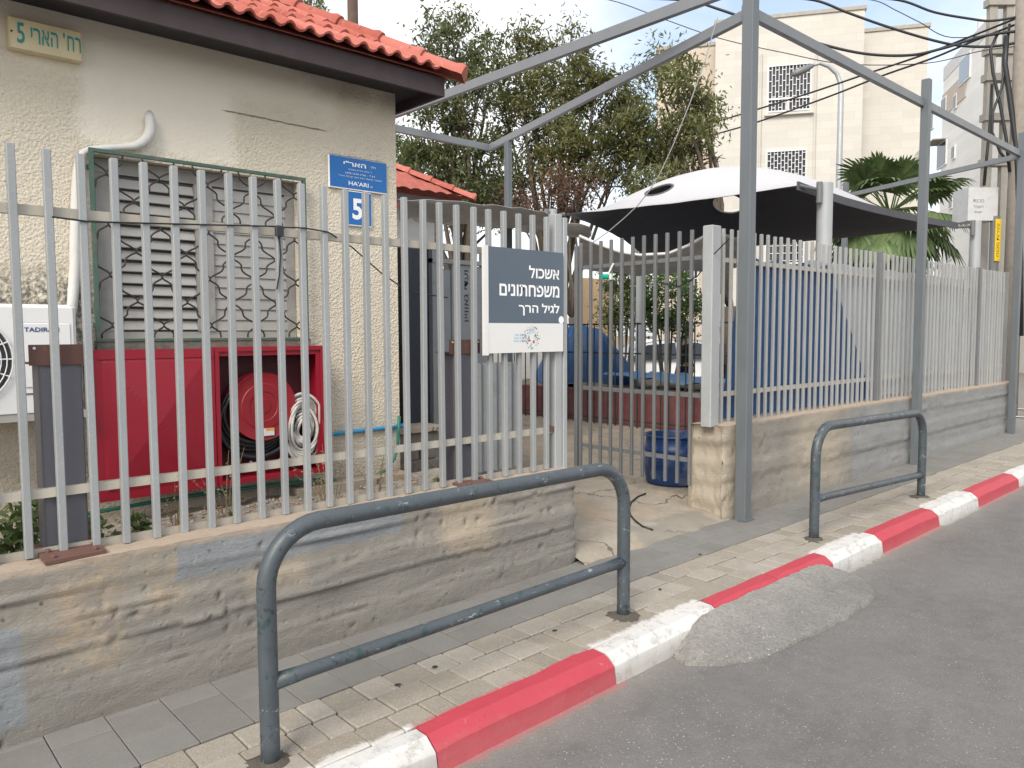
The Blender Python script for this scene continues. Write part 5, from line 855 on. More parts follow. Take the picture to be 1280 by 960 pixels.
# ------------------------------------------------------------------ people beyond the yard
def person(loc, rot, lab, top, trouser, seed):
    root = empty('person', loc, lab, 'person')
    def skin(name, J, E, Rr, m, lv=2):
        me = bpy.data.meshes.new(name); me.from_pydata([Vector(j) for j in J], E, []); o = bpy.data.objects.new(name, me); COL.objects.link(o)
        mo = o.modifiers.new('s', 'SKIN'); mo.use_smooth_shade = True; o.modifiers.new('b', 'SUBSURF').levels = lv
        for i, r in enumerate(Rr): me.skin_vertices[0].data[i].radius = r if isinstance(r, tuple) else (r, r)
        me.skin_vertices[0].data[0].use_root = True; bpy.context.view_layer.update(); m2 = bpy.data.meshes.new_from_object(o.evaluated_get(bpy.context.evaluated_depsgraph_get())); bpy.data.objects.remove(o)
        m2.materials.clear(); m2.materials.append(m); 
        for p in m2.polygons: p.use_smooth = True
        rm = Matrix.Rotation(rot, 4, 'Z'); m2.transform(rm); return put(name, m2, Vector(loc), root)
    J = [(0, 0, 0.93), (0, 0, 1.12), (0, 0, 1.32), (0, 0.0, 1.44), (0.01, 0, 1.52), (0.02, 0, 1.60), (0.025, 0, 1.70), (0, 0.18, 1.40), (0.02, 0.22, 1.14), (0.13, 0.20, 0.92), (0.17, 0.19, 0.84), (0, -0.18, 1.40), (-0.02, -0.23, 1.14), (0.08, -0.22, 0.92), (0.11, -0.21, 0.84), (0.02, 0.09, 0.86), (0.08, 0.10, 0.48), (0.02, 0.10, 0.09), (0.14, 0.11, 0.04), (-0.02, -0.09, 0.86), (-0.06, -0.10, 0.48), (-0.16, -0.10, 0.09), (-0.04, -0.11, 0.04)]
    E_ = [(0, 1), (1, 2), (2, 3), (3, 4), (4, 5), (5, 6), (3, 7), (7, 8), (8, 9), (9, 10), (3, 11), (11, 12), (12, 13), (13, 14), (0, 15), (15, 16), (16, 17), (17, 18), (0, 19), (19, 20), (20, 21), (21, 22)]
    rr = [(0.12, 0.15), (0.11, 0.15), (0.125, 0.17), (0.09, 0.12), 0.055, 0.085, 0.075, 0.062, 0.05, 0.035, 0.03, 0.062, 0.05, 0.035, 0.03, 0.085, 0.065, 0.045, 0.04, 0.085, 0.065, 0.045, 0.04]
    body = skin('body', J, E_, rr, MATS['skin'])
    JT = [(0, 0, 0.90), (0, 0, 1.12), (0, 0, 1.32), (0, 0, 1.43), (0, 0.18, 1.41), (0.02, 0.225, 1.14), (0.12, 0.20, 0.94), (0, -0.18, 1.41), (-0.02, -0.235, 1.14), (0.07, -0.22, 0.94)]
    skin('jacket', JT, [(0, 1), (1, 2), (2, 3), (3, 4), (4, 5), (5, 6), (3, 7), (7, 8), (8, 9)], [(0.15, 0.18), (0.135, 0.17), (0.145, 0.19), (0.11, 0.14), 0.078, 0.064, 0.048, 0.078, 0.064, 0.048], MATS[top])
    JL = [(0, 0, 0.93), (0.02, 0.09, 0.86), (0.08, 0.10, 0.48), (0.02, 0.10, 0.09), (-0.02, -0.09, 0.86), (-0.06, -0.10, 0.48), (-0.16, -0.10, 0.09)]
    skin('trousers', JL, [(0, 1), (1, 2), (2, 3), (0, 4), (4, 5), (5, 6)], [(0.13, 0.16), 0.10, 0.08, 0.065, 0.10, 0.08, 0.065], MATS[trouser])
    hd = Vector((0.025, 0, 1.655)); rm = Matrix.Rotation(rot, 3, 'Z')
    hair = MB().grid(lambda u, v: tuple(Vector(loc) + rm @ (hd + Vector((-0.012, 0, 0.018)) + Vector((0.105 * math.cos(2 * math.pi * u) * math.sin(v * 1.75), 0.092 * math.sin(2 * math.pi * u) * math.sin(v * 1.75), 0.115 * math.cos(v * 1.75))) - Vector((0.04 * max(0, math.cos(2 * math.pi * u)) * v, 0, 0)))), 20, 10)
    hair.build('hair', MATS['hair_dark'], root, 'all'); fz = MB()
    fz.lathe([(0.012, 0), (0.014, 0.01), (0, 0.03)], tuple(Vector(loc) + rm @ (hd + Vector((0.085, 0, -0.02)))), 8); fz.build('nose', MATS['skin'], root)
    ey = MB()
    for s_ in (-1, 1): ey.lathe([(0.0, -0.009), (0.009, 0), (0, 0.009)], tuple(Vector(loc) + rm @ (hd + Vector((0.078, 0.032 * s_, 0.012)))), 8)
    ey.build('eyes', MATS['hair_dark'], root); er = MB()
    for s_ in (-1, 1): er.lathe([(0.0, -0.03), (0.016, -0.01), (0.018, 0.012), (0, 0.03)], tuple(Vector(loc) + rm @ (hd + Vector((0.0, 0.085 * s_, -0.005)))), 8)
    er.build('ears', MATS['skin'], root); return root
pz = W(858, 470, t=15.8); person((pz.x, pz.y, ground_z(pz.x, pz.y)), R(-40), 'dark-haired person in a black jacket walking beyond the gate', 'cloth_black', 'cloth_black', 1)
pz = W(898, 470, t=16.6); person((pz.x, pz.y, ground_z(pz.x, pz.y)), R(140), 'second person in navy partly hidden behind the gate post', 'cloth_navy', 'cloth_navy', 2)
# ------------------------------------------------------------------ stone-clad apartment building and its neighbour
dA = Vector((-0.549, 0.836, 0)); nA = Vector((-0.836, -0.549, 0)); Q = Vector(CAM + ray(1000, 300) * 27.0)
def onA(px, py, off=0.0):
    d = Vector(ray(px, py)); o = Vector(CAM); q = Q - nA * off; t = (q - o).dot(nA) / d.dot(nA); return o + d * t
ba = empty('apartment_building', tuple(onA(1000, 415) * 1 + Vector((0, 0, -1.6))), 'beige stone-clad apartment building with barred windows', 'building')
def blockA(nm, px0, px1, pyt, off, depth, m, par=ba):
    a, b = onA(px0, pyt, off), onA(px1, pyt, off); zt = (a.z + b.z) / 2; back = -nA * depth; mb = MB(); base = -0.3
    P_ = [Vector((a.x, a.y, base)), Vector((b.x, b.y, base)), Vector((b.x, b.y, base)) + back, Vector((a.x, a.y, base)) + back]; mb.add(P_ + [p + Vector((0, 0, zt - base)) for p in P_], [(0, 3, 2, 1), (4, 5, 6, 7), (0, 1, 5, 4), (1, 2, 6, 5), (2, 3, 7, 6), (3, 0, 4, 7)]); w = mb.build(nm, MATS[m], par)
    u = (Vector((b.x, b.y, 0)) - Vector((a.x, a.y, 0))).normalized(); MB().beam(Vector((a.x, a.y, zt + 0.06)) - u * .06 + nA * -0.2, Vector((b.x, b.y, zt + 0.06)) + u * .06 + nA * -0.2, 0.5, 0.12).build('coping', MATS['concrete_pole'], par); return w
blockA('wall', 895, 1081, 21, 0.0, 10, 'clad_beige'); blockA('wall', 1080, 1161, 37, 1.4, 9, 'clad_beige'); blockA('wall', 822, 897, 60, 1.2, 9, 'clad_tan')
def windowA(px0, px1, py0, py1, off, bars, low=None):
    a, b, c = onA(px0, py0, off), onA(px1, py0, off), onA(px0, py1, off); zt, zb = (a.z + b.z) / 2, c.z; u = Vector((b.x - a.x, b.y - a.y, 0)); wd_ = u.length; u.normalize(); O = Vector((a.x, a.y, 0))
    def bxA(nm, u0, u1, z0, z1, d0, d1, m, par):
        vs = [O + u * uu + nA * dd + Vector((0, 0, zz)) for zz in (z0, z1) for (uu, dd) in ((u0, d0), (u1, d0), (u1, d1), (u0, d1))]; return MB().add(vs, [(0, 3, 2, 1), (4, 5, 6, 7), (0, 1, 5, 4), (1, 2, 6, 5), (2, 3, 7, 6), (3, 0, 4, 7)]).build(nm, MATS[m], par)
    w = bxA('window', -0.05, wd_ + 0.05, zb - 0.05, zt + 0.05, -0.02, 0.02, 'frame_white', ba); bxA('pane', 0, wd_, zb, zt, 0.021, 0.032, 'glass_dark', w); bxA('sill', -0.12, wd_ + 0.12, zb - 0.13, zb - 0.06, 0.0, 0.14, 'clad_beige', w)
    n = bars; mb = MB()
    for i in range(n + 1): x = wd_ * i / n; mb.beam(O + u * x + nA * 0.10 + Vector((0, 0, zb)), O + u * x + nA * 0.10 + Vector((0, 0, zt)), 0.02, 0.02)
    for i in range(n):
        for k in range(4): z = zb + (zt - zb) * ((k + (0.35 if i % 2 else 0.8)) / 4.2); mb.beam(O + u * (wd_ * i / n) + nA * 0.10 + Vector((0, 0, z)), O + u * (wd_ * (i + 1) / n) + nA * 0.10 + Vector((0, 0, z)), 0.022, 0.022)
    mb.beam(O + nA * 0.10 + Vector((0, 0, zt)), O + u * wd_ + nA * 0.10 + Vector((0, 0, zt)), 0.05, 0.05); mb.beam(O + nA * 0.10 + Vector((0, 0, zb)), O + u * wd_ + nA * 0.10 + Vector((0, 0, zb)), 0.05, 0.05)
    for x in (0, wd_): mb.beam(O + u * x + nA * 0.0 + Vector((0, 0, zb + .1)), O + u * x + nA * 0.1 + Vector((0, 0, zb + .1)), 0.03, 0.03)
    if low: mb.beam(O + nA * 0.11 + Vector((0, 0, low)), O + u * wd_ + nA * 0.11 + Vector((0, 0, low)), 0.06, 0.06); mb.beam(O + u * wd_ * .47 + nA * 0.11 + Vector((0, 0, zb)), O + u * wd_ * .47 + nA * 0.11 + Vector((0, 0, low)), 0.13, 0.04)
    mb.build('window_bars', MATS['frame_white'], w)
windowA(961, 1013, 82, 141, 0.0, 12, onA(985, 124).z); windowA(959, 1007, 189, 226, 0.0, 11); windowA(958, 1004, 290, 330, 0.0, 11); windowA(848, 872, 330, 372, 1.2, 6); windowA(1100, 1130, 330, 372, 1.4, 6)
for a, b in ((951, 953.5), (1019.5, 1022)):
    p_, q_ = onA((a + b) / 2, 68), onA((a + b) / 2, 300); MB().beam(Vector((p_.x, p_.y, p_.z)) + nA * 0.03, Vector((p_.x, p_.y, 1.0)) + nA * 0.03, 0.08, 0.06).build('pilaster', MATS['clad_beige'], ba)
# neighbour on the right
uB = Vector((0.836, 0.549, 0)); nB = Vector((-0.549, 0.836, 0)); FB = Vector(CAM + ray(1173, 300) * 42)
def onB(px, py, off=0.0):
    d = Vector(ray(px, py)); o = Vector(CAM); q = FB + nB * off; t = (q - o).dot(nB) / d.dot(nB); return o + d * t
bb_ = empty('apartment_building', (FB.x - 8, FB.y - 5, -0.2), 'tall bright white apartment building at the right edge behind the utility pole', 'building')
a, b = FB.copy(), FB - uB * 24; zt1 = onB(1225, 28).z; zb_ = -0.4; off = -nB * 11
P_ = [Vector((b.x, b.y, zb_)), Vector((a.x, a.y, zb_)), Vector((a.x, a.y, zb_)) + off, Vector((b.x, b.y, zb_)) + off]; zA = onB(1180, 100).z
MB().add(P_ + [p + Vector((0, 0, zA - zb_)) for p in P_], [(0, 3, 2, 1), (4, 5, 6, 7), (0, 1, 5, 4), (1, 2, 6, 5), (2, 3, 7, 6), (3, 0, 4, 7)]).build('wall', MATS['plaster_bright'], bb_)
MB().beam(Vector((b.x, b.y, zA + 0.3)) - nB * 0.1, Vector((a.x, a.y, zA + 0.3)) - nB * 0.1, 0.25, 0.7).build('parapet', MATS['plaster_white'], bb_)
MB().beam(Vector((a.x, a.y, zA - 1.4)) + nB * 0.02 - uB * 4, Vector((a.x, a.y, zA - 1.4)) + nB * 0.02, 0.05, 1.2).build('band', MATS['clad_tan'], bb_)
def windowB(px0, px1, py0, py1, m='glass_dark', awn=False):
    p, q = onB(px0, (py0 + py1) / 2), onB(px1, (py0 + py1) / 2); pm = (p + q) / 2; z0, z1 = onB((px0 + px1) / 2, py1).z, onB((px0 + px1) / 2, py0).z; P0, P1_ = Vector((p.x, p.y, 0)), Vector((q.x, q.y, 0))
    w = MB().beam(Vector((P0.x, P0.y, (z0 + z1) / 2)) + nB * 0.03, Vector((P1_.x, P1_.y, (z0 + z1) / 2)) + nB * 0.03, 0.10, z1 - z0 + 0.16).build('window', MATS['frame_white'], bb_); e = (P1_ - P0).normalized() * 0.07
    MB().beam(Vector((P0.x, P0.y, (z0 + z1) / 2)) + e + nB * 0.085, Vector((P1_.x, P1_.y, (z0 + z1) / 2)) - e + nB * 0.085, 0.015, z1 - z0).build('pane', MATS[m], w)
    if awn: MB().beam(Vector((P0.x, P0.y, z1 + 0.1)) + nB * 0.35, Vector((P1_.x, P1_.y, z1 + 0.1)) + nB * 0.35, 0.7, 0.05).build('awning', MATS['concrete_pole'], w)
windowB(1201, 1214, 72, 100, 'glass_blue'); windowB(1193, 1197, 120, 134); windowB(1178, 1184, 124, 140); windowB(1164.5, 1168, 141, 160); windowB(1173, 1184, 180, 207, awn=True); windowB(1191, 1195, 184, 197); windowB(1188, 1192, 246, 259); windowB(1186, 1190, 310, 323); windowB(1172, 1177, 317, 326); windowB(1233, 1237, 212, 226)
MB().beam(Vector((FB - uB * 13.5) .to_tuple()) + nB * 0.06 + Vector((0, 0, -FB.z + zA / 2)), Vector((FB - uB * 13.5).to_tuple()) + nB * 0.06 + Vector((0, 0, zA - FB.z)), 0.10, 0.10).build('downpipe', MATS['concrete_pole'], bb_)
sol = onB(1200, 100); MB().cyl(Vector((sol.x, sol.y, zA + 0.6)) - nB * 1.2, Vector((sol.x, sol.y, zA + 2.0)) - nB * 1.2, 0.5, 16).build('roof_tank', MATS['frame_white'], bb_)
# ------------------------------------------------------------------ street lamp
lp = W(1048, 250, t=21); ltop = W(1052, 96, t=21).z; sl_ = empty('street_lamp', (lp.x, lp.y, -0.1), 'grey street lamp with curved arm in front of the beige building', 'street lamp')
tp = [Vector((lp.x, lp.y, -0.1)), Vector((lp.x, lp.y, 3.0)), Vector((lp.x, lp.y, ltop - 0.6))] + [W(a, b, t=21) for a, b in ((1051, 105), (1046, 92), (1036, 83), (1025, 79), (1014, 82))]
MB().tube(tp, [0.10, 0.085, 0.075, 0.065, 0.06, 0.055, 0.05, 0.045], 12).build('pole', MATS['lamp_grey'], sl_, 'all'); e0, e1 = W(1016, 82, t=21), W(990, 94, t=21.0)
MB().tube([e0, e0.lerp(e1, 0.15), e0.lerp(e1, 0.35), e0.lerp(e1, 0.8), e1], [0.05, 0.075, 0.10, 0.105, 0.04], 12).build('lamp_head', MATS['gate_steel'], sl_, 'all')
# ------------------------------------------------------------------ utility poles and cables
up0 = W(1268, 300, t=15.2); up = empty('utility_pole', (up0.x, up0.y, -0.1), 'thick grey timber utility pole at the right edge', 'utility pole'); MB().tube([(up0.x, up0.y, -0.1), (up0.x, up0.y, 5), (up0.x, up0.y, 9.2)], [0.17, 0.15, 0.13], 16).build('pole', MATS['pole_wood_grey'], up, 'all')
lad = W(1240, 300, t=16.4); ld = empty('lattice_pole', (lad.x, lad.y, -0.1), 'concrete ladder-shaped pole with crosspieces beside the utility pole', 'utility pole'); ax = Vector((0.74, -0.673, 0)).normalized(); dw = 0.20
for s_ in (-1, 1):
    c = Vector((lad.x, lad.y, 0)) + ax * dw * s_; MB().beam(c + Vector((0, 0, -0.1)), c + ax * (-0.03 * s_) + Vector((0, 0, 9.6)), 0.13, 0.16, up=(ax.x, ax.y, 0)).build('leg', MATS['concrete_pole'], ld)
for py in (12, 70, 102, 150, 205): z = W(1240, py, t=16.4).z; c = Vector((lad.x, lad.y, z)); MB().beam(c - ax * 0.30, c + ax * 0.28, 0.22, 0.15).build('crosspiece', MATS['concrete_pole'], ld)
bxp = W(1225, 256, t=15.6); by = empty('meter_box', tuple(bxp), 'pale grey box with faint dark lettering under the cable bundle', 'box')
uu = ax; fwd = Vector((ax.y, -ax.x, 0)); fwd = -fwd if fwd.dot(Vector((lad.x, lad.y, 0))) > 0 else fwd
cbx = MB(); hw_, hh_ = 0.30, 0.33
cbx.add([bxp + uu * sx * hw_ + fwd * dd + Vector((0, 0, sz * hh_)) for sz in (-1, 1) for sx, dd in ((-1, 0.1), (1, 0.1), (1, -0.45), (-1, -0.45))], [(0, 1, 2, 3), (7, 6, 5, 4), (0, 4, 5, 1), (1, 5, 6, 2), (2, 6, 7, 3), (3, 7, 4, 0)]).build('casing', MATS['box_grey'], by)
for s_, dz, w in ((heb('סכנת'), 0.06, 0.22), (heb('חשמל'), -0.05, 0.20), ('danger', -0.16, 0.16)): text_part('lettering', s_, MATS['gate_steel'], by, tuple(bxp + fwd * 0.101 + uu * -0.09 + Vector((0, 0, dz))), tuple(uu), (0, 0, 1), w, None, 'C', 0.0, 0.002)
ys_ = W(1247, 300, t=15.5); yg = empty('warning_sign', tuple(ys_ - Vector((0, 0, 0.45))), 'narrow yellow vertical warning sign on the pole', 'sign'); MB().add([ys_ + uu * sx * 0.052 + fwd * dd + Vector((0, 0, sz * 0.42)) for sz in (-1, 1) for sx, dd in ((-1, 0.02), (1, 0.02), (1, -0.85), (-1, -0.85))][:0] + [ys_ + uu * sx * 0.055 + fwd * dd + Vector((0, 0, sz * 0.42)) for sz in (-1, 1) for sx, dd in ((-1, 0.01), (1, 0.01), (1, -0.01), (-1, -0.01))], [(0, 1, 2, 3), (7, 6, 5, 4), (0, 4, 5, 1), (1, 5, 6, 2), (2, 6, 7, 3), (3, 7, 4, 0)]).build('plate', MATS['yellow_sign'], yg)
text_part('lettering', heb('זהירות סכנה'), MATS['black_plastic'], yg, tuple(ys_ + fwd * 0.0115), (0, 0, 1), tuple(-uu), 0.66, 0.045, 'C', 0.0, 0.001)
sp0 = Vector((ys_.x, ys_.y, 0)) - fwd * 0.10; spo = empty('support_post', (sp0.x, sp0.y, -0.1), 'grey steel post behind the yellow warning sign', 'post'); MB().cyl((sp0.x, sp0.y, -0.1), (sp0.x, sp0.y, 3.9), 0.09, 14).build('pipe', MATS['gate_steel'], spo)
wpv = W(441, 20, t=17.5); wpo = empty('timber_pole', (wpv.x, wpv.y, 0), 'dark timber pole rising behind the tiled roof', 'utility pole'); MB().tube([(wpv.x, wpv.y, -0.2), (wpv.x, wpv.y, 9.9)], [0.16, 0.12], 12).build('pole', MATS['wood_pole'], wpo, 'all')
Tp = Vector((up0.x, up0.y, 0)); Wp = Vector((wpv.x, wpv.y, 0))
def cable(pix, far_xy, z_end, r, lab, grp='overhead cables', start=None):
    """points on the vertical plane between the utility pole and the cable's far end"""
    A = Tp if start is None else start; d = (far_xy - A); n = Vector((-d.y, d.x, 0)).normalized(); pts = []
    for px, py in pix:
        rr = Vector(ray(px, py)); t = (A - Vector((0, 0, 0))).dot(n) / rr.dot(n); pts.append(Vector(CAM) + rr * t)
    pts.sort(key=lambda p: (Vector((p.x, p.y, 0)) - A).length)
    p0 = Vector((A.x, A.y, pts[0].z + 0.05)); fe = Vector((far_xy.x, far_xy.y, z_end)); lp_ = pts[-1]; kk = max(2, int((fe - lp_).length / 0.9)); pts = [p0] + pts + [lp_.lerp(fe, i / kk) for i in range(1, kk + 1)]; den = []
    for i in range(len(pts) - 1):
        a_, b_ = pts[max(0, i - 1)], pts[min(len(pts) - 1, i + 2)]; p, q = pts[i], pts[i + 1]
        for k in range(6):
            s = k / 6; den.append(0.5 * ((2 * p) + (q - a_) * s + (2 * a_ - 5 * p + 4 * q - b_) * s * s + (3 * p - a_ - 3 * q + b_) * s ** 3))
    den.append(pts[-1]); tag(MB().tube(den, r, 6).build('overhead_cable', MATS['cable_black'], smooth='all'), lab, 'cable', grp)
cable([(1230, 45), (1180, 60), (1137, 69), (1080, 67), (1019, 53), (960, 33), (900, 12), (862, 1)], Wp, 9.6, 0.028, 'thickest overhead cable sagging across the beige building')
cable([(1240, 58), (1200, 57), (1161, 49), (1108, 33), (1060, 16), (1017, 0)], Wp, 9.8, 0.026, 'overhead cable above the thickest one, crossing the building roofline')
cable([(1240, 26), (1210, 23), (1167, 15), (1123, 0)], Wp, 9.85, 0.024, 'highest thick overhead cable at top right')
cable([(1191, 47), (1150, 28), (1120, 13), (1090, 0)], Wp, 9.75, 0.009, 'thin overhead wire at top right')
cable([(1225, 64), (1158, 79), (1057, 80), (980, 66), (900, 48), (830, 24), (762, 0)], Wp, 9.5, 0.009, 'long thin overhead wire crossing the steel frame')
FARP = W(640, 230, t=34); FARP = Vector((FARP.x, FARP.y, 0))
cable([(1215, 45), (1150, 70), (1084, 92), (1010, 117), (939, 139), (860, 163), (780, 188), (712, 208)], FARP, W(640, 228, t=34).z, 0.022, 'upper of two black cables slanting down into the trees')
cable([(1215, 52), (1165, 73), (1102, 95), (1030, 123), (939, 155), (860, 177), (780, 200), (712, 216)], FARP, W(640, 236, t=34).z, 0.022, 'lower of two black cables slanting down into the trees')
drop = MB(); q = [(1248, 40), (1238, 62), (1241, 90), (1250, 130), (1258, 175), (1262, 215)]; drop.tube([W(a_, b_, t=15.05) for a_, b_ in q], 0.03, 6)
drop.tube([W(a_, b_, t=15.0) for a_, b_ in ((1258, 45), (1256, 80), (1262, 120), (1270, 180), (1274, 260), (1276, 330), (1276, 420))], 0.05, 6); drop.tube([W(a_, b_, t=15.02) for a_, b_ in ((1262, 30), (1257, 70), (1252, 110), (1241, 140), (1240, 165), (1250, 190), (1262, 205))], 0.025, 6); drop.tube([W(a_, b_, t=15.6) for a_, b_ in ((1240, 105), (1238, 150), (1234, 190), (1230, 232))], 0.03, 6)
drop.build('cable_bundle', MATS['cable_black'], up, 'all')
# ------------------------------------------------------------------ trees
def leaves(name, centers, radii, counts, m, parent, size, aspect, droop=0.5, sub=17, spread=0.15):
    C_, N_ = [], 0
    for c, r, n in zip(centers, radii, counts):
        k = max(6, int(sub * r)); sc = rng.normal(size=(k, 3)); sc /= np.linalg.norm(sc, axis=1)[:, None]; sc *= (rng.random(k) ** 0.45)[:, None] * r; sc[:, 2] *= 0.9
        idx = rng.integers(0, k, n); C_.append(np.array(c) + sc[idx] + rng.normal(size=(n, 3)) * spread * (0.5 + rng.random(k)[idx])[:, None])
    P_ = np.concatenate(C_); n = len(P_); d = rng.normal(size=(n, 3)); d[:, 2] -= droop * 1.5; d /= np.linalg.norm(d, axis=1)[:, None]; s = rng.normal(size=(n, 3)); s -= d * (s * d).sum(1)[:, None]; s /= np.linalg.norm(s, axis=1)[:, None]
    L = size * (0.6 + 0.8 * rng.random(n))[:, None]; w = L * aspect; nn_ = np.cross(d, s) * L * 0.12
    V = np.stack([P_, P_ + d * L * 0.5 + s * w * 0.5 + nn_, P_ + d * L, P_ + d * L * 0.5 - s * w * 0.5 + nn_], 1).reshape(-1, 3); q = np.arange(4 * n).reshape(-1, 4)
    me = fastmesh(name, V, q, m); return put(name, me, (0, 0, 0), parent), P_
def tree(lab, base, blobs, t, m, dens, size=0.115, aspect=0.24, grp='trees behind the yard', trunk_r=0.16, droop=0.5, fork=0.35):
    cs, rs, ns = [], [], []; rnd_ = random.Random(int(base[0] * 100))
    for px, py, pr in blobs:
        dt = t * (1 + rnd_.uniform(-0.045, 0.045)); cs.append(np.array(W(px, py, t=dt))); r = pr * dt / FPX; rs.append(r); ns.append(int(dens * (pr / 40.0) ** 2))
    root = empty('tree', base, lab, 'tree', grp); b = Vector(base); top = Vector(np.mean(cs, axis=0)); fz_ = b.z + (min(c[2] for c in cs) - b.z) * fork + 0.5; fk = Vector((b.x, b.y, fz_)); tb = MB()
    tb.tube([b, b.lerp(fk, 0.5) + Vector((0.05, -0.03, 0)), fk], [trunk_r * 1.2, trunk_r, trunk_r * 0.85], 10)
    for c, r in zip(cs, rs):
        c = Vector(c); mid = fk.lerp(c, 0.5) + Vector((rnd_.uniform(-.25, .25), rnd_.uniform(-.25, .25), rnd_.uniform(0.0, .4))); tb.tube([fk, fk.lerp(mid, 0.5) + Vector((rnd_.uniform(-.1, .1), rnd_.uniform(-.1, .1), 0)), mid, mid.lerp(c, 0.6), c], [trunk_r * 0.5, trunk_r * 0.4, trunk_r * 0.28, trunk_r * 0.18, trunk_r * 0.1], 6)
        for k in range(9):
            d_ = Vector((rnd_.gauss(0, 1), rnd_.gauss(0, 1), rnd_.gauss(0.5, 0.9))).normalized() * r * rnd_.uniform(0.75, 1.2); s_ = mid.lerp(c, rnd_.uniform(0.4, 1.0)); tb.tube([s_, s_ + d_ * 0.5 + Vector((0, 0, 0.06)), s_ + d_], [trunk_r * 0.13, trunk_r * 0.09, trunk_r * 0.04], 4)
    tb.build('trunk', MATS['bark'], root, 'all'); cr, _ = leaves('crown', cs, rs, ns, MATS[m], root, size, aspect, droop); return root
g0 = -0.05
def basept(px, t): p = W(px, 415, t=t); return (p.x, p.y, g0)
tree('tall airy tree behind the red roofs, left of the pergola post', basept(580, 17), [(563, 30, 30), (590, 62, 32), (540, 78, 24), (568, 100, 36), (600, 110, 34), (530, 130, 30), (575, 150, 40), (515, 180, 34), (560, 200, 42), (605, 180, 40), (520, 225, 30), (590, 235, 38), (538, 45, 14), (620, 65, 18)], 17, 'leaf_a', 1150, 0.12, 0.36)
tree('broad olive-green tree in the middle behind the pergola', basept(700, 18), [(660, 60, 26), (690, 85, 34), (650, 105, 34), (720, 70, 24), (745, 95, 34), (700, 130, 44), (655, 160, 42), (750, 140, 42), (690, 190, 44), (640, 215, 36), (735, 195, 42), (780, 120, 32), (785, 170, 40), (770, 215, 34), (630, 130, 30), (645, 45, 14), (715, 35, 14)], 18, 'leaf_b', 1400, 0.135, 0.30, fork=0.25)
tree('lighter tree reaching in front of the beige building', basept(912, 17), [(845, 105, 32), (870, 130, 28), (825, 150, 38), (860, 165, 34), (810, 195, 34), (845, 200, 34), (815, 80, 24), (885, 150, 18), (800, 230, 28), (850, 72, 18), (880, 118, 14), (838, 228, 24), (870, 190, 16)], 17, 'leaf_c', 1200, 0.14, 0.28)
tree('reddish-brown leafed tree low behind the canopy', basept(715, 16), [(690, 235, 26), (715, 250, 24), (735, 232, 22), (665, 252, 20), (700, 270, 20), (640, 255, 18)], 16, 'leaf_red', 1300, 0.10, 0.32, trunk_r=0.09)
tree('tree with drooping leaves showing above the tiled roof', basept(355, 24), [(345, 0, 26), (372, 8, 22), (390, -8, 20), (330, -25, 40), (375, -35, 40), (310, -5, 26), (398, 6, 8)], 24, 'leaf_a', 1500, 0.17, 0.22, droop=1.6)
tree('dark green tree between the second house and the pergola post', basept(545, 20), [(510, 195, 34), (545, 225, 40), (580, 250, 34), (610, 240, 30), (500, 230, 30), (640, 262, 24)], 20, 'leaf_bush', 1700, 0.13, 0.35)
# bush behind the mesh fence
bsh = empty('shrub', basept(830, 15), 'lighter green shrub seen through the gate in front of the car', 'shrub'); cs = [np.array(W(px, py, t=15)) for px, py in ((815, 365), (840, 355), (860, 375), (830, 395), (855, 400), (812, 390))]
leaves('foliage', cs, [0.36] * 6, [700] * 6, MATS['leaf_bush'], bsh, 0.085, 0.42, 0.3, 40, 0.10); b_ = Vector(basept(835, 15)); mbs = MB()
for c in cs: mbs.tube([b_, b_.lerp(Vector(c), 0.6) + Vector((0.05, 0, 0)), Vector(c)], [0.035, 0.02, 0.008], 6)
mbs.build('stem', MATS['bark'], bsh)
hdg = empty('shrub', basept(778, 15.5), 'tall dark shrub between the timber screen and the lighter shrub', 'shrub'); cs = [np.array(W(px, py, t=15.5)) for px, py in ((768, 350), (785, 345), (774, 375), (792, 370), (762, 395), (782, 400), (798, 352))]
leaves('foliage', cs, [0.30] * 7, [520] * 7, MATS['leaf_a'], hdg, 0.085, 0.4, 0.3, 40, 0.09); b_ = Vector(basept(778, 15.5)); mbs = MB()
for c in cs: mbs.tube([b_, b_.lerp(Vector(c), 0.6) + Vector((0.05, 0, 0)), Vector(c)], [0.035, 0.02, 0.008], 6)
mbs.build('stem', MATS['bark'], hdg)
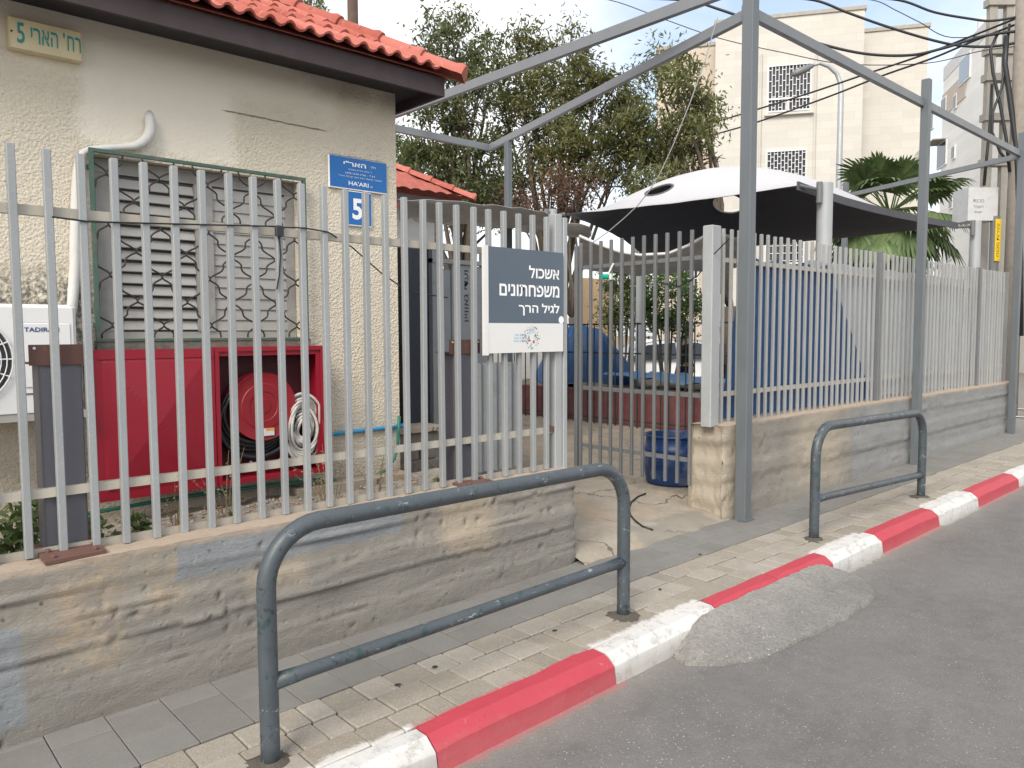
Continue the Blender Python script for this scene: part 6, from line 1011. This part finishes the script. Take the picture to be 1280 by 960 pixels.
# ------------------------------------------------------------------ fan palm
pc = W(1112, 262, t=19.0); pr_ = empty('palm_tree', (pc.x, pc.y, -0.05), 'fan palm with green fronds and dry skirt behind the right fence', 'palm tree')
MB().tube([(pc.x, pc.y, -0.1), (pc.x + 0.03, pc.y, 1.5), (pc.x, pc.y, pc.z - 0.3)], [0.26, 0.22, 0.2], 14).build('trunk', MATS['palm_trunk'], pr_, 'all')
def frond(az, el, L, rad, m, droop, seed):
    rn = random.Random(seed); d = Vector((math.cos(az) * math.cos(el), math.sin(az) * math.cos(el), math.sin(el))); o = pc + Vector((math.cos(az), math.sin(az), 0)) * 0.12; tip = o + d * L + Vector((0, 0, -droop * 0.25)); mb = MB(); mb.tube([o, o.lerp(tip, 0.5) + Vector((0, 0, 0.05)), tip], [0.022, 0.016, 0.012], 5)
    ax_ = (tip - o).normalized(); sd = ax_.cross(Vector((0, 0, 1))).normalized(); upv = sd.cross(ax_); n = 25
    for k in range(n):
        a = (k / (n - 1) - 0.5) * R(215); dr = (ax_ * math.cos(a) + sd * math.sin(a)).normalized(); ln = rad * (1 - 0.22 * abs(k / (n - 1) - 0.5) * 2) * rn.uniform(0.9, 1.06); w = rad * 0.062
        nrm = upv; p1 = tip + dr * ln * 0.55 + nrm * 0.03 - Vector((0, 0, droop * 0.10 * ln)); p2 = tip + dr * ln * 0.8 - Vector((0, 0, droop * 0.28 * ln)); p3 = tip + dr * ln - Vector((0, 0, droop * rn.uniform(0.45, 0.75) * ln)); t_ = (dr.cross(nrm)).normalized()
        mb.add([tip, p1 + t_ * w + nrm * 0.012, p1 - t_ * w - nrm * 0.012, p2 + t_ * w * 0.7, p2 - t_ * w * 0.7, p3], [(0, 1, 2), (1, 3, 4, 2), (3, 5, 4)])
    mb.build('frond', MATS[m], pr_)
k = 0
for el, n, L, dp, m in ((78, 3, 0.75, 0.15, 'leaf_palm'), (52, 7, 0.9, 0.3, 'leaf_palm'), (26, 9, 1.0, 0.6, 'leaf_palm'), (0, 10, 1.0, 0.9, 'leaf_palm'), (-28, 10, 0.9, 0.9, 'leaf_palm'), (-55, 10, 0.8, 0.7, 'leaf_palm_dry'), (-72, 9, 0.9, 0.5, 'leaf_palm_dry')):
    for i in range(n): k += 1; frond(2 * math.pi * (i + 0.37 * k % 1) / n + k * 0.3, R(el + random.uniform(-9, 9)), L * random.uniform(0.85, 1.15), random.uniform(0.72, 0.92), m, dp, k)
# ------------------------------------------------------------------ weeds in the bed, litter
def weed(x, y, z, h, n, lab, m='leaf_weed', dry=False, grp='weeds behind the left fence', lw=0.02):
    r = empty('weed', (x, y, z), lab, 'weed', grp); st = MB(); lf = MB()
    for i in range(n):
        a = random.uniform(0, 2 * math.pi); sp_ = random.uniform(0.1, 0.55); tp_ = Vector((x + math.cos(a) * sp_ * h, y + math.sin(a) * sp_ * h * 0.6, z + h * random.uniform(0.5, 1.0))); b = Vector((x + random.uniform(-.02, .02), y + random.uniform(-.02, .02), z - 0.02)); md_ = b.lerp(tp_, 0.5) + Vector((0, 0, 0.15 * h)); st.tube([b, md_, tp_], [0.0028, 0.0022, 0.0012], 4)
        for j in range(6 if not dry else 4):
            c = md_.lerp(tp_, j / 5) if j else md_; d = Vector((random.gauss(0, 1), random.gauss(0, 1), random.gauss(0.2, .6))).normalized() * (lw * random.uniform(1.2, 2.6)); s_ = d.orthogonal().normalized() * lw * random.uniform(0.25, 0.6); lf.add([c, c + d * .5 + s_, c + d, c + d * .5 - s_], [(0, 1, 2, 3)])
    st.build('stem', MATS['weed_dry' if dry else 'weed_green'], r); tag(lf.build('leaf_cluster', MATS[m if not dry else 'weed_dry'], r), kind='stuff')
bz = 0.455
spots = [(0.66, 4.15, .36, 22, 'dense green weed clump at the left edge behind the fence'), (0.80, 4.45, .46, 20, 'taller green weed behind the left steel post'), (0.98, 4.25, .26, 14, 'small green weed right of the left steel post'), (1.25, 4.30, .20, 7, 'low weed below the left end of the red door'), (1.72, 4.22, .14, 6, 'tiny weed at the wall below the cabinet door'), (3.42, 4.35, .25, 7, 'green weed by the house corner'), (3.25, 4.3, .16, 6, 'low weed left of the second steel post')]
for x, y, h, n, l in spots: weed(x, y, bz, h, n, l, lw=0.034)
for x, y, h, l in ((1.42, 4.3, .40, 'dry straw-coloured weed in front of the red cabinet door'), (1.75, 4.4, .48, 'tall dry flowering stalk in front of the cabinet door'), (2.28, 4.15, .52, 'brown dry weed below the hose reel'), (2.62, 4.2, .46, 'dry brown stalks right of the hose cabinet'), (2.42, 4.45, .62, 'thin dry stalk with pale buds crossing the hose reel')): weed(x, y, bz, h, 7, l, dry=True, lw=0.012)
lit = MB()
for i in range(420):
    x = random.uniform(0.4, 3.6); y = random.uniform(3.98, 5.0); s_ = random.uniform(0.012, 0.034); a = random.uniform(0, 6.3); t_ = random.uniform(-.6, .6); z = bz + 0.03 + random.uniform(0, .015); lit.add([(x + s_ * math.cos(a), y + s_ * math.sin(a), z + s_ * t_), (x - s_ * .5 * math.sin(a), y + s_ * .5 * math.cos(a), z + .004), (x - s_ * math.cos(a), y - s_ * math.sin(a), z - s_ * t_ * .4), (x + s_ * .5 * math.sin(a), y - s_ * .5 * math.cos(a), z)], [(0, 1, 2, 3)])
tag(lit.build('leaf_litter', MATS['dead_leaf']), 'dry fallen leaves on the planting bed', 'leaves', kind='stuff')
gv = MB()
for i in range(500):
    x = random.uniform(0.4, 3.5); y = random.uniform(3.98, 4.95); s_ = random.uniform(0.008, 0.024); z = bz + 0.012; gv.add([(x - s_, y, z), (x, y - s_, z), (x + s_, y, z), (x, y + s_, z), (x + s_ * .2, y, z + s_ * 0.9)], [(0, 1, 4), (1, 2, 4), (2, 3, 4), (3, 0, 4)])
tag(gv.build('gravel', MATS['gravel_ground']), 'loose gravel and rubble on the planting bed', 'gravel', kind='stuff')
# bent length of black hose lying on the apron
hp = []
for a_, b_ in ((807, 618), (797, 622), (789, 629), (786, 637), (788, 645), (794, 652), (803, 659), (816, 666)):
    p = W(a_, b_, z=0.10); hp.append(Vector((p.x, p.y, 0)))
dg = bpy.context.evaluated_depsgraph_get()
def apz(x, y):
    v = (y - 3.54) / 1.15; return -0.03 + 0.17 * max(0, min(1, v)) ** 0.6 + (0.02 if 0 < v < 0.3 else 0) * math.sin(min(v, 0.3) / 0.3 * math.pi) + noise.noise(Vector((x * 2.3, y * 2.3, 1))) * 0.02 + noise.noise(Vector((x * 9, y * 9, 4))) * 0.006
for i in range(len(hp)):                                  # settle each point on the slope
    a_, b_ = ((807, 618), (797, 622), (789, 629), (786, 637), (788, 645), (794, 652), (803, 659), (816, 666))[i]; z = 0.1
    for _ in range(12): p = W(a_, b_, z=z); z = apz(p.x, p.y)
    hp[i] = Vector((p.x, p.y, z + 0.008))
tag(MB().tube(hp, 0.008, 8).build('hose_piece', MATS['hose_black'], smooth='all'), 'bent piece of thin black hose lying on the concrete apron', 'hose')
cn = MB()
for px, py in ((543, 829), (497, 850), (693, 787), (825, 739), (875, 696)):
    p = W(px, py, z=-0.03); zz = G(p.x) + 0.003; cn.add([(p.x + 0.018 * math.cos(a) * random.uniform(.6, 1.1), p.y + 0.013 * math.sin(a) * random.uniform(.6, 1.1), zz + 0.003) for a in np.linspace(0, 5.5, 8)], [tuple(range(8))])
tag(cn.build('chewing_gum_spots', MATS['black_plastic'], pave), kind='stuff')
